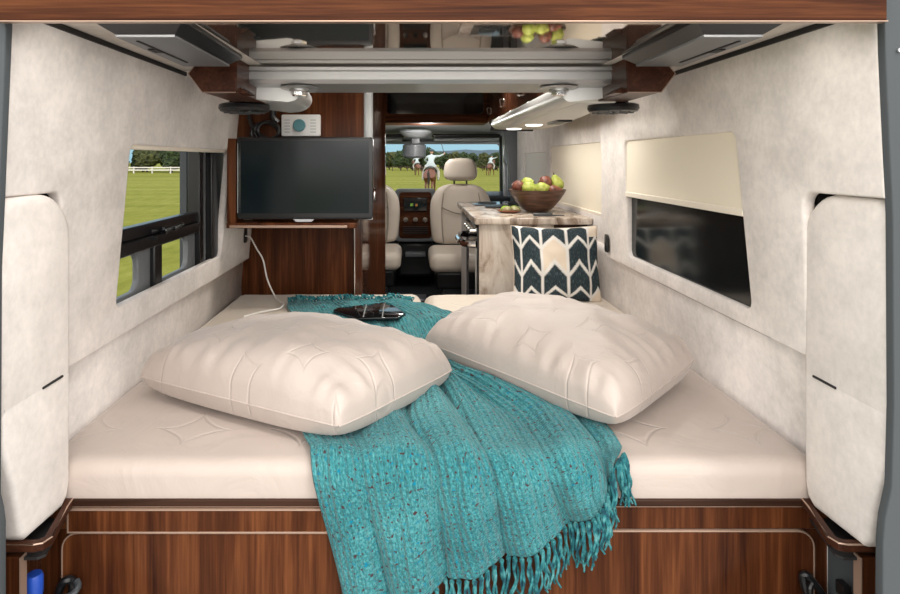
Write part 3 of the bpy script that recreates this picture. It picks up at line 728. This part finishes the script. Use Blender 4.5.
def wing(x0, sg, wd, y0, y1, rend, lab, full):
    prof = []
    n = 10
    for i in range(n+1):
        a = PI/2+PI*i/n; prof.append((x0+sg*(.03+.03*math.cos(a)*1.0), .226+.026*math.sin(a)))
    prof = [(x0+sg*(.045-.045*math.sin(PI*i/n)), .252-.033*(1-math.cos(PI*i/n))) for i in range(n+1)]
    prof += [(x0+sg*wd, .205), (x0+sg*wd, .252)]
    b = B(); ny = 16; prev = None
    for j in range(ny+1):
        y = y0+(y1-y0)*j/ny; k = max(0, (y-(y1-rend))/rend); sc = 1-(1-math.sqrt(max(0, 1-k*k)))*.35
        if sg < 0: sc = max(.5, sc)
        wn_ = wd if not full else .20+(wd-.20)*min(1, j/ny*1.3); ring = [b.bm.verts.new((x0+sg*wn_+(p[0]-x0-sg*wd)*sc*wn_/wd, y, p[1])) for p in prof]
        if prev:
            for i in range(len(prof)): b.bm.faces.new((prev[i], prev[(i+1) % len(prof)], ring[(i+1) % len(prof)], ring[i]))
        else: b.bm.faces.new(ring)
        prev = ring
    b.bm.faces.new(prev[::-1])
    body = obj('body', b, 'aluminium_light', angle=40)
    P_ = [body]
    if full:
        under = obj('underside', B().prism([(x0+.07, y0+.05), (x0+.19, y0+.05), (x0+wd-.03, y1-.5), (x0+wd-.03, y1-.04), (x0+.07, y1-.04)], 'z', .188, .206), 'off_white', bevel=.004); P_.append(under)
        for (lx, ly) in ((x0+.09, y1-.16), (x0+.13, y1-.55)):
            l = obj('lamp_lens', B().lathe([(.0, .182), (.040, .182), (.046, .189)], (lx+.04, ly, 0), 24), 'lamp_lens'); P_.append(l)
        P_.append(obj('switch', B().box(x0+.20, x0+.27, y1-.95, y1-.72, .178, .190), 'black_plastic', bevel=.004))
        P_.append(obj('end_cap', B().box(x0+.01, x0+.28, y1, y1+.02, .180, .252), 'black_plastic', bevel=.008))
    return thing('light_bar', lab, 'light', P_)
wing(.48, 1, .36, 1.92, 3.75, .12, 'long aluminium light bar with rounded nose running forward above the galley', True)
wing(-.355, -1, .27, 1.92, 2.36, .30, 'short aluminium light bar with rounded end above the television', False)
for x, lb in ((-.575, 'round black vent under the ceiling beam at left, beside the television cabinet'), (.69, 'round black vent under the ceiling beam at right')):
    a = obj('ring', B().lathe([(.075, .192), (.084, .188), (.086, .176), (.080, .166), (.064, .162), (.060, .170)], (x, 2.06, 0), 36), 'black_plastic')
    q = B()
    for k in range(12):
        an = 2*PI*k/12; q.tube([(x+.015*math.cos(an), 2.06+.015*math.sin(an), .163), (x+.07*math.cos(an), 2.06+.07*math.sin(an), .164)], .004, 6)
    q.ball((x, 2.06, .163), (.02, .02, .008)); c = obj('grille', q, 'dark_grey_frame')
    q2 = obj('mount', B().lathe([(.05, .192), (.05, .235)], (x, 2.06, 0), 20), 'black_matte')
    thing('round_vent', lb, 'vent', [a, c, q2], 'round vents at the beam ends')
# box speakers on the rear ceiling
for sg, lb in ((-1, 'grey and black box speaker on the ceiling at upper left'), (1, 'grey and black box speaker on the ceiling at upper right')):
    X = lambda d: XC+sg*d
    b = B(); T = [(X(.70), 1.20), (X(.515), 1.20), (X(.525), 1.66), (X(.70), 1.66)]; Bt = [(X(.665), 1.235), (X(.545), 1.235), (X(.55), 1.62), (X(.672), 1.62)]
    A = [b.bm.verts.new((p[0], p[1], .290)) for p in T]; A2 = [b.bm.verts.new((p[0], p[1], .280)) for p in T]; C = [b.bm.verts.new((p[0], p[1], .257)) for p in Bt]
    b.bm.faces.new(A); b.bm.faces.new(C[::-1])
    for r0, r1_ in ((A, A2), (A2, C)):
        for i in range(4): b.bm.faces.new((r0[i], r0[(i+1) % 4], r1_[(i+1) % 4], r1_[i]))
    hs = obj('housing', b, 'black_plastic', bevel=.002)
    gr = panel('grille', [[Vector(p) for p in Bt]], .006, 'grey_speaker', lambda u, v, w: (XC+sg*(abs(u-XC)), v, .2555+w), .001)
    ln = obj('slot', B().box(min(X(.64), X(.634)), max(X(.64), X(.634)), 1.27, 1.55, .2505, .2525).box(min(X(.655), X(.635)), max(X(.655), X(.635)), 1.36, 1.40, .2495, .2525), 'black_matte')
    thing('box_speaker', lb, 'speaker', [hs, gr, ln], 'box speakers on the rear ceiling')

# ================================================================ OVERHEAD CABINETS
fo = panel('frame', [rrect(-.215, .56, .275, .60, .0), rrect(-.185, .525, .335, .545, .025)[::-1]], .03, 'walnut_horizontal', lambda u, v, w: (u, 4.40+w, v), .003)
gl = obj('gloss_door', B().box(-.20, .54, 4.40, 4.41, .32, .56), 'black_gloss')
bd = obj('body', B().box(-.22, .565, 4.42, 4.75, .275, .64), 'walnut_horizontal')
thing('overhead_cabinet', 'walnut overhead cabinet with glossy black front above the cab seats', 'cabinet', [fo, gl, bd])
bd = obj('body', B().box(.56, .90, 2.5, 4.38, .262, .636), 'walnut_gloss', bevel=.004)
P_ = [bd]
for k, (y0, y1) in enumerate(((2.51, 3.13), (3.14, 3.75), (3.76, 4.37))):
    dd = obj('door', B().box(.548, .56, y0, y1, .272, .63), 'walnut_gloss', bevel=.003)
    obj('door_handle', B().tube([(.545, y1-.1, .325), (.535, y1-.1, .33), (.535, y1-.1, .365), (.545, y1-.1, .37)], .006, 8), 'chrome', dd)
    P_.append(dd)
thing('overhead_cabinet', 'glossy walnut overhead cabinet with chrome handles along the right above the galley', 'cabinet', P_)

# ================================================================ GALLEY
ct = panel('countertop', [rrect(.325, .918, 3.06, 4.22, .012)], .036, 'laminate_stone', lambda u, v, w: (u, v, -.313+w), .006)
tag(ct, 'stone-patterned galley countertop carrying the fruit bowl', 'countertop')
ep = obj('end_panel', B().box(.345, .73, 3.085, 3.10, -1.25, -.331), 'laminate_stone', bevel=.002)
dr = obj('dark_recess', B().box(.732, .915, 3.13, 3.14, -1.25, -.331), 'walnut_dark')
bdy = obj('body', B().box(.36, .915, 3.14, 4.20, -1.25, -.332), 'walnut_dark')
bdy2 = obj('side_front', B().box(.345, .36, 3.62, 4.2, -1.25, -.332), 'off_white')
ov = obj('oven', B().box(.335, .36, 3.10, 3.62, -1.12, -.345), 'black_gloss', bevel=.004)
hl = obj('oven_handle', B().tube(path([(.335, 3.14, -.44), (.285, 3.16, -.44), (.265, 3.24, -.44), (.262, 3.36, -.44), (.268, 3.48, -.44), (.29, 3.56, -.44), (.335, 3.58, -.44)], 30), .019, 10), 'chrome', ov)
for k in range(4): obj('oven_knob', B().lathe([(.017, -.03), (.02, 0)], (.335, 3.18+.11*k, -.372), 16, 'x'), 'chrome', ov)
tr2 = obj('metal_trim', B().tube([(.331, 3.10, -.46), (.331, 3.10, -1.2)], .005, 6).tube([(.331, 3.62, -.345), (.331, 3.62, -1.2)], .005, 6), 'aluminium')
thing('galley_cabinet', 'galley base cabinet with stone-patterned end panel and oven with chrome handle', 'cabinet', [ep, dr, bdy, bdy2, ov, tr2])
a = panel('glass_top', [rrect(.40, .80, 3.86, 4.15, .02)], .008, 'black_gloss', lambda u, v, w: (u, v, -.291+w), .002)
q = B()
for (x, y) in ((.50, 4.0), (.69, 4.0)):
    q.tube([(x+.06*math.cos(t*PI/12), y+.06*math.sin(t*PI/12), -.284) for t in range(25)], .004, 6)
b2 = obj('burner', q, 'dark_grey_frame')
thing('cooktop', 'black glass cooktop at the far end of the galley countertop', 'cooktop', [a, b2])
tag(panel('cloth_pad', [rrect(.455, .57, 3.66, 3.76, .02)], .012, 'black_plastic', lambda u, v, w: (u, v, -.289+w), .003), 'small black holder on the countertop just before the cooktop', 'holder')
# bowl with fruit
bc = (.713, 3.42)
pr_ = [(.055, -.295), (.062, -.292), (.085, -.275), (.12, -.235), (.148, -.195), (.162, -.168), (.156, -.168), (.14, -.195), (.112, -.235), (.078, -.268), (.0, -.276)]
tag(obj('fruit_bowl', B().lathe(pr_, (bc[0], bc[1], 0), 40), 'bowl_wood', angle=60), 'dark brown bowl of pears on the galley countertop', 'bowl')
def pear(x, y, z, r, mat, lab, grp, ang=(0, 0)):
    prof = [(0, -r*1.0), (r*.5, -r*.93), (r*.85, -r*.6), (r*1.0, -r*.05), (r*.9, r*.45), (r*.62, r*.95), (r*.42, r*1.35), (r*.2, r*1.55), (0, r*1.58)]
    mt = Matrix.Translation((x, y, z)) @ Matrix.Rotation(ang[1], 4, 'Z') @ Matrix.Rotation(ang[0], 4, 'X')
    b = B().lathe([(max(p[0], .0005), p[1]) for p in prof], (0, 0, 0), 18).xf(mt)
    s = B().tube([(0, 0, r*1.55), (r*.06, 0, r*1.9)], r*.07, 6).xf(mt)
    return thing('pear', lab, 'pear', [obj('body', b, mat, angle=80), obj('stem', s, 'stem')], grp)
pear(.600, 3.39, -.150, .036, 'pear_red', 'brown-red pear at the left rim of the fruit bowl', 'pears in the bowl', (R(80), R(200)))
pear(.648, 3.34, -.157, .036, 'pear_green', 'green pear lying low at the front left of the fruit bowl', 'pears in the bowl', (R(85), R(80)))
pear(.660, 3.45, -.135, .036, 'pear_green', 'green pear behind the low front pears, between the two brown-red ones', 'pears in the bowl', (R(80), R(30)))
pear(.718, 3.33, -.157, .034, 'pear_green', 'green pear lying low at the front middle of the fruit bowl', 'pears in the bowl', (R(88), R(100)))
pear(.755, 3.40, -.128, .040, 'pear_red', 'largest brown-red pear, topmost in the fruit bowl', 'pears in the bowl', (R(100), R(170)))
pear(.825, 3.41, -.138, .038, 'pear_green', 'green pear at the right rim of the fruit bowl', 'pears in the bowl', (R(25), R(-60)))
pear(.785, 3.33, -.168, .030, 'pear_red', 'brown-red pear low at the right, just above the bowl rim', 'pears in the bowl', (R(90), R(80)))
pc = (.545, 3.36)
tag(obj('small_plate', B().lathe([(.04, -.295), (.066, -.286), (.068, -.281), (.06, -.284), (0.001, -.288)], (*pc, 0), 28), 'terracotta'), 'small terracotta dish with melon on the countertop', 'dish')
for (x, y, an, lb) in ((pc[0]-.018, pc[1], .4, 'green-rinded melon slice on the left of the terracotta dish'), (pc[0]+.03, pc[1]+.01, -.3, 'pale melon slice on the right of the terracotta dish')):
    def sl(r0, r1, w_):
        b = B(); n = 12
        V = []
        for i in range(n+1):
            t = PI*i/n; V.append([b.bm.verts.new((r*math.cos(t), s*w_*math.sin(t), (r*math.sin(t))*.8)) for r in (r0, r1) for s in (-1, 1)])
        for i in range(n):
            a_, c_ = V[i], V[i+1]
            for p, q in ((0, 1), (1, 3), (3, 2), (2, 0)): b.bm.faces.new((a_[p], a_[q], c_[q], c_[p]))
        b.bm.faces.new(V[0][:2]+V[0][:1:-1]); b.bm.faces.new(V[-1][:2]+V[-1][:1:-1])
        return b.xf(Matrix.Translation((x, y, -.283)) @ Matrix.Rotation(an, 4, 'Z'))
    thing('melon_slice', lb, 'melon', [obj('flesh', sl(.004, .030, .016), 'melon'), obj('rind', sl(.030, .034, .012), 'melon_rind')])
bl = obj('blade', B().prism([(.735, -.2945), (.80, -.2945), (.80, -.290), (.735, -.290)], 'y', 3.15, 3.18), 'dark_grey_frame')
hh = obj('handle', B().box(.64, .738, 3.145, 3.185, -.2948, -.280), 'dark_grey_frame', bevel=.005)
thing('knife', 'dark knife lying on the countertop in front of the fruit bowl', 'knife', [bl, hh])

# ================================================================ CAB SEATS
def seat(x, y, lab):
    P_ = []
    def cush(name, x0, x1, y0, y1, z0, z1, bev, mat='leather'):
        return obj(name, B().box(x0, x1, y0, y1, z0, z1), mat, bevel=bev, seg=5)
    # backrest: tapered, leaning away
    def back(u, v):
        U = u*2-1; hw = .20+.065*math.sin(min(1, v*1.25)*PI*.5)*1.0-.10*max(0, v-.70)/.30*max(0, v-.7)/.3
        return hw
    b = B(); n = 16; m_ = 12; rings = []
    for j in range(n+1):
        v = j/n; z = -.665+.475*v; yy = y+.02+.10*v
        hw = (.225+.022*math.sin(v*PI))-.085*max(0, (v-.66)/.34)**2; th = .07-.02*v
        if j in (0, n): hw -= .035; th *= .55
        ring = []
        for i in range(28):
            a = 2*PI*i/28; ca, sa = math.cos(a), math.sin(a)
            px_ = math.copysign(abs(ca)**.45, ca)*hw; py_ = math.copysign(abs(sa)**.7, sa)*th
            if sa < 0 and abs(px_) < hw*.66: py_ += .022
            ring.append(b.bm.verts.new((x+px_, yy+py_, z)))
        rings.append(ring)
    for j in range(n):
        for i in range(28): b.bm.faces.new((rings[j][i], rings[j][(i+1) % 28], rings[j+1][(i+1) % 28], rings[j+1][i]))
    b.bm.faces.new(rings[0][::-1]); b.bm.faces.new(rings[-1])
    bk = obj('backrest', b, 'leather', angle=70, sub=1); P_.append(bk)
    q = B()
    for sx_ in (-1, 1): q.tube([(x+sx_*(.142+.014*math.sin(t*PI)-.03*max(0, t-.7)), y+.02+.10*t-(.07-.02*t)+.002, -.655+.43*t) for t in [i/12 for i in range(12)]], .0045, 6)
    q.tube([(x-.15+.30*t, y+.025, -.375-.05*math.sin(PI*t)) for t in [i/12 for i in range(13)]], .005, 6)
    obj('seam', q, 'leather_seam', bk)
    # headrest
    b = B(); rings = []
    for j in range(9):
        v = j/8; z = -.17+.188*v; hw = .128+.018*math.sin(PI*v)-.022*v; th = .045
        if j in (0, 8): hw -= .03; th = .02
        if j in (1, 7): hw -= .006
        rings.append([b.bm.verts.new((x+math.copysign(abs(math.cos(a))**.5, math.cos(a))*hw, y+.115+math.copysign(abs(math.sin(a))**.8, math.sin(a))*th, z)) for a in [2*PI*i/24 for i in range(24)]])
    for j in range(8):
        for i in range(24): b.bm.faces.new((rings[j][i], rings[j][(i+1) % 24], rings[j+1][(i+1) % 24], rings[j+1][i]))
    b.bm.faces.new(rings[0][::-1]); b.bm.faces.new(rings[-1]); hr = obj('headrest', b, 'leather', angle=70, sub=1); P_.append(hr)
    P_.append(obj('headrest_post', B().tube([(x-.05, y+.11, -.23), (x-.05, y+.115, -.15)], .007, 8).tube([(x+.05, y+.11, -.23), (x+.05, y+.115, -.15)], .007, 8), 'black_plastic'))
    P_.append(obj('seat_cushion', B().box(x-.265, x+.265, y-.50, y+.03, -.80, -.665), 'leather', bevel=.055, seg=6, angle=80))
    P_.append(obj('seat_base', B().box(x-.22, x+.22, y-.42, y+.0, -.93, -.80), 'black_plastic', bevel=.02))
    P_.append(obj('pedestal', B().box(x-.17, x+.17, y-.36, y-.04, -1.25, -.93), 'dark_grey_frame', bevel=.01))
    return thing('cab_seat', lab, 'seat', P_, 'swivel seats in the cab')
seat(.39, 4.72, 'cream leather cab seat with headrest in the middle, before the windscreen')
seat(-.345, 4.80, 'cream leather cab seat partly hidden behind the walnut cabinet')

# ================================================================ DASHBOARD & CAB
b = obj('dash_body', B().prism([(5.42, -.33), (5.55, -.29), (6.05, -.33), (6.05, -.9), (5.55, -.9), (5.50, -.55)], 'x', -.93, 1.0), 'dark_grey_frame', bevel=.02)
stk = panel('centre_stack', [rrect(-.115, .175, -.70, -.285, .03)], .10, 'walnut_horizontal', lambda u, v, w: (u, 5.40+w, v), .01)
bz = panel('stack_surround', [rrect(-.145, .205, -.72, -.27, .03), rrect(-.115, .175, -.70, -.29, .03)[::-1]], .12, 'mid_grey', lambda u, v, w: (u, 5.41+w, v), .01)
sc_ = obj('display', B().box(-.075, .135, 5.336, 5.35, -.455, -.335), 'black_gloss', stk, bevel=.004)
obj('icon', B().box(-.015, .01, 5.333, 5.336, -.41, -.385), 'green_icon', sc_); obj('icon', B().box(.03, .05, 5.333, 5.336, -.41, -.39), 'amber', sc_)
for k in range(3):
    obj('dial', B().lathe([(.022, -.03), (.026, 0)], (-.055+.085*k, 5.35, -.53), 18, 'y'), 'chrome', stk)
q = B()
for k in range(4): q.box(-.08, .14, 5.335, 5.35, -.655+.018*k, -.647+.018*k)
obj('air_vent', q, 'black_plastic', stk)
lc = obj('lower_console', B().box(-.13, .19, 5.38, 5.6, -1.05, -.735), 'black_plastic', bevel=.03)
lc2 = obj('gear_ledge', B().box(-.06, .12, 5.30, 5.42, -.86, -.82), 'mid_grey', bevel=.01)
thing('dashboard', 'dark dashboard with walnut centre stack, display and dials', 'dashboard', [b, stk, bz, lc, lc2])
struct(obj('cab_step', B().box(-.5, .9, 4.0, 6.1, -1.25, -1.15), 'cab_floor', bevel=.01))
tag(obj('step_plate', B().box(-.02, .12, 4.9, 5.1, -1.15, -1.14), 'aluminium_dull', bevel=.003), 'grey metal plate on the dark cab floor between the seats', 'plate')
# cab headliner and windscreen frame
def hl_(u, v):
    x = -.95+2.0*u; y = 4.76+1.4*v
    return (x, y, .29-.10*v**1.3+.02*math.sin(PI*u))
struct(obj('ceiling_cab', B().grid(hl_, 20, 12), 'headliner', solid=.02))
ws = panel('windscreen_frame', [[(-1.0, -1.2), (1.07, -1.2), (1.07, .64), (-1.0, .64)], rrect(-.86, .92, -.42, .178, .08)[::-1]], .06, 'dark_grey_frame', lambda u, v, w: (u, 6.15+w, v), .01)
ws.name = 'window_5'; struct(ws)
obj('window_glass', B().box(-.9, .95, 6.15, 6.155, -.45, .19), 'glass', ws)
obj('window_rail', B().box(-.86, .95, 6.02, 6.10, .160, .185), 'headliner', ws, bevel=.008)
# overhead console with mirror/camera
b = B(); b.lathe([(.10, .262), (.135, .25), (.14, .235), (.10, .205), (.05, .185)], (.03, 5.15, 0), 28)
oc = obj('dome', b, 'headliner')
hb = obj('bracket', B().box(-.01, .07, 5.10, 5.16, .135, .19), 'dark_grey_frame', bevel=.008)
mb = obj('mirror_housing', B().lathe([(.085, -.035), (.10, -.02), (.10, .075), (.085, .085)], (.02, 5.14, .05), 24, 'z'), 'mid_grey'); 
thing('rearview_mirror', 'grey rear-view mirror unit hanging from the cab roof dome', 'mirror', [oc, hb, mb])
for (x0, x1, lb) in ((-.36, -.09, 'grey sun visor folded up at the left of the windscreen'), (.20, .78, 'grey sun visor folded up at the right of the windscreen')):
    a = obj('flap', B().box(x0, x1, 5.5, 5.66, .175, .195), 'headliner', bevel=.01); c = obj('visor_shadow', B().box(x0-.02, x1+.02, 5.40, 5.55, .20, .235), 'black_plastic', bevel=.015)  # the black box stands in for the visor's shadow
    thing('sun_visor', lb, 'sun visor', [a, c])
# pillars on the right of the windscreen
struct(panel('trim_7', [[(.835, .25), (.875, .25), (.90, -.55), (.845, -.55)]], .05, 'black_plastic', lambda u, v, w: (u, 5.70+w, v), .008))
struct(panel('trim_8', [[(.825, .27), (.85, .27), (.87, -.55), (.84, -.55)]], .03, 'aluminium_dull', lambda u, v, w: (u, 5.45+w, v), .008))
struct(panel('trim_9', [[(.815, .30), (.94, .30), (.94, -.6), (.90, -.6), (.875, -.2)]], .05, 'mid_grey', lambda u, v, w: (u, 5.30+w, v), .012))
b = obj('grab_handle', B().tube(path([(.85, 5.38, .16), (.825, 5.36, .12), (.825, 5.36, .0), (.86, 5.38, -.05)], 14), .012, 8), 'aluminium')
tag(b, 'slim silver grab handle on the pillar right of the windscreen', 'handle')

# ================================================================ OUTSIDE
tree_rng = random.Random(11)
def tree(x, y, h, mat, lab, seed, grp):
    b = B(); r = h*.42
    for k in range(7):
        a = tree_rng.uniform(0, 2*PI); d = tree_rng.uniform(0, .45)*r
        b.ball((x+math.cos(a)*d*1.5, y+math.sin(a)*d, GZ+h*tree_rng.uniform(.30, .74)), (r*tree_rng.uniform(.5, .8), r*tree_rng.uniform(.5, .8), r*tree_rng.uniform(.45, .65)), 3, .55, seed+k, 3.2)
    c = obj('crown', b, mat, angle=20); t = obj('trunk', B().tube([(x, y, GZ), (x, y, GZ+h*.5)], [h*.035, h*.02], 8), 'bark')
    return thing('tree', lab, 'tree', [c, t], grp)
for i in range(9):
    x = -50+2.2*i+tree_rng.uniform(-.5, .5); mt = ('leaf_green', 'leaf_dark', 'leaf_olive')[(0, 1, 0, 1, 2, 0, 1, 1, 1)[i]]
    tree(x, 92+tree_rng.uniform(-2, 6), tree_rng.uniform(3.9, 5.2), mt, 'tree at the field edge seen through the left side window', i, 'trees beyond the field seen through the left window')
for i in range(13):
    x = -6+2.0*i+tree_rng.uniform(-.5, .5); tree(x, 112+tree_rng.uniform(-3, 6), tree_rng.uniform(3.2, 4.4), ('leaf_dark', 'leaf_olive', 'leaf_dark')[i % 3], 'dark tree at the far field edge seen through the windscreen', 30+i, 'trees beyond the field seen through the windscreen')
b = B(); posts = []
for k in range(13):
    posts.append(obj('fence_post', B().box(-42+2.6*k-.07, -42+2.6*k+.07, 84.9, 85.05, GZ, GZ+.95), 'fence_white'))
rl = [obj('fence_rail', B().box(-42, -10.8, 84.85, 84.93, GZ+z_, GZ+z_+.16), 'fence_white') for z_ in (.75, .4)]
thing('field_fence', 'pale rail fence along the far edge of the grass, through the left window', 'fence', posts+rl)
posts = [obj('fence_post', B().box(-6+2.6*k-.06, -6+2.6*k+.06, 103.9, 104.05, GZ, GZ+.8), 'bark') for k in range(12)]
rl = [obj('fence_rail', B().box(-6, 24, 103.85, 103.93, GZ+.6, GZ+.72), 'bark')]
thing('field_fence', 'dark low fence at the end of the field beyond the windscreen', 'fence', posts+rl)
a = obj('pole', B().tube([(-28, 80, GZ), (-28, 80, GZ+1.9)], .06, 8), 'fence_white'); c = obj('board', B().box(-28.35, -27.65, 79.9, 80, GZ+1.7, GZ+2.15), 'shirt_white', bevel=.03)
thing('sign_post', 'small white sign post in front of the trees through the left window', 'sign', [a, c])
def horse(x, y, yaw, lab, lab2, seed):
    mt = Matrix.Translation((x, y, GZ)) @ Matrix.Rotation(yaw, 4, 'Z')
    def T(p): q = mt @ Vector(p[:3]); return (q.x, q.y, q.z+H, p[3])
    # body forward +y
    V = [(0, -.75, 1.25, .30), (0, -.25, 1.18, .33), (0, .3, 1.18, .31), (0, .62, 1.28, .26), (0, .95, 1.6, .15), (0, 1.15, 1.85, .12), (0, 1.38, 1.72, .09), (0, 1.55, 1.55, .065)]
    Ed = [(i, i+1) for i in range(7)]
    for sx_, ph in ((-.18, .18), (.18, -.12)):
        i0 = len(V); V += [(sx_, -.78, .98, .17), (sx_, -.62+ph*.4, .72, .09), (sx_, -.92+ph*.6, .48, .055), (sx_, -.84+ph, .06, .05)]; Ed += [(0, i0), (i0, i0+1), (i0+1, i0+2), (i0+2, i0+3)]
        i0 = len(V); V += [(sx_*.85, .5, .95, .12), (sx_*.85, .56-ph, .55, .06), (sx_*.85, .52-ph*1.6, .06, .045)]; Ed += [(3, i0), (i0, i0+1), (i0+1, i0+2)]
    bd_ = skin('body', [T(v) for v in V], Ed, 'horse_coat')
    def pp(pts): return [tuple(mt @ Vector(p)) for p in pts]
    tl_ = obj('tail', B().tube(pp([(0, -1.0, 1.35), (0, -1.12, 1.2), (0.03, -1.15, .85), (0, -1.12, .6)]), [.04, .07, .07, .02], 8), 'horse_dark')
    ea = obj('ear', B().tube(pp([(-.07, 1.16, 1.93), (-.08, 1.15, 2.06)]), [.035, .01], 6).tube(pp([(.07, 1.16, 1.93), (.08, 1.15, 2.06)]), [.035, .01], 6), 'horse_coat')
    sd = obj('saddle', B().grid(lambda u, v: tuple(mt @ Vector(((.36)*math.sin((u-.5)*2.6), -.15+.5*v, 1.18+.37*math.cos((u-.5)*2.6)))), 12, 4), 'horse_dark', solid=.03)
    thing('horse', lab, 'horse', [bd_, tl_, ea, sd])
    # rider
    V = [(0, 0, 1.60, .15), (0, .10, 1.82, .14), (.02, .24, 2.05, .17), (.02, .30, 2.16, .07), (.02, .36, 2.24, .06)]; Ed = [(0, 1), (1, 2), (2, 3), (3, 4)]
    V += [(-.22, .24, 2.08, .07), (-.36, .42, 1.88, .05), (-.22, .6, 1.78, .04)]; Ed += [(2, 5), (5, 6), (6, 7)]
    V += [(.24, .24, 2.10, .07), (.50, .25, 2.12, .055), (.72, .28, 2.24, .045)]; Ed += [(2, 8), (8, 9), (9, 10)]
    for s_ in (-1, 1):
        i0 = len(V); V += [(s_*.22, .06, 1.52, .12), (s_*.40, .26, 1.22, .085), (s_*.42, .02, .86, .06), (s_*.42, .12, .78, .05)]; Ed += [(0, i0), (i0, i0+1), (i0+1, i0+2), (i0+2, i0+3)]
    rb = skin('body', [T(v) for v in V], Ed, 'shirt_white')
    hd_ = obj('head', B().ball((0, 0, 0), (.10, .115, .13)).xf(mt @ Matrix.Translation((.02, .40, 2.36))), 'skin')
    he = obj('helmet', B().ball((0, 0, 0), (.135, .155, .10)).xf(mt @ Matrix.Translation((.02, .39, 2.43))), 'helmet')
    tr_ = []
    q = B()
    for s_ in (-1, 1): q.tube(pp([(s_*.2, .04, 1.55), (s_*.40, .26, 1.24), (s_*.42, .03, .90)]), [.14, .10, .075], 10)
    tr_.append(obj('trousers', q, 'trouser'))
    tr_.append(obj('hand', B().ball((0, 0, 0), .05).xf(mt @ Matrix.Translation((.74, .29, 2.26))), 'skin'))
    thing('person', lab2, 'person', [rb, hd_, he]+tr_)
    ml = obj('shaft', B().tube(pp([(.74, .29, 2.2), (.60, .2, 2.75), (.42, .15, 3.25)]), .018, 6), 'bark'); m2 = obj('mallet_head', B().tube(pp([(.32, .15, 3.22), (.52, .15, 3.30)]), .035, 8), 'fence_white')
    if seed == 0: thing('polo_mallet', 'long polo mallet raised by the nearest rider', 'mallet', [ml, m2])
    else:
        for o in (ml, m2): bpy.data.objects.remove(o)
horse(1.02, 33, R(-8), 'chestnut horse seen from behind, nearest on the field beyond the windscreen', 'rider in pale shirt and dark helmet on the nearest horse, one arm raised', 0)
horse(.62, 72, R(25), 'small distant chestnut horse left of the nearest rider', 'distant rider in a pale shirt on the horse at left', 1)
horse(9.4, 72, R(-30), 'small distant chestnut horse at the right edge of the windscreen view', 'distant rider in a pale shirt on the horse at right', 2)
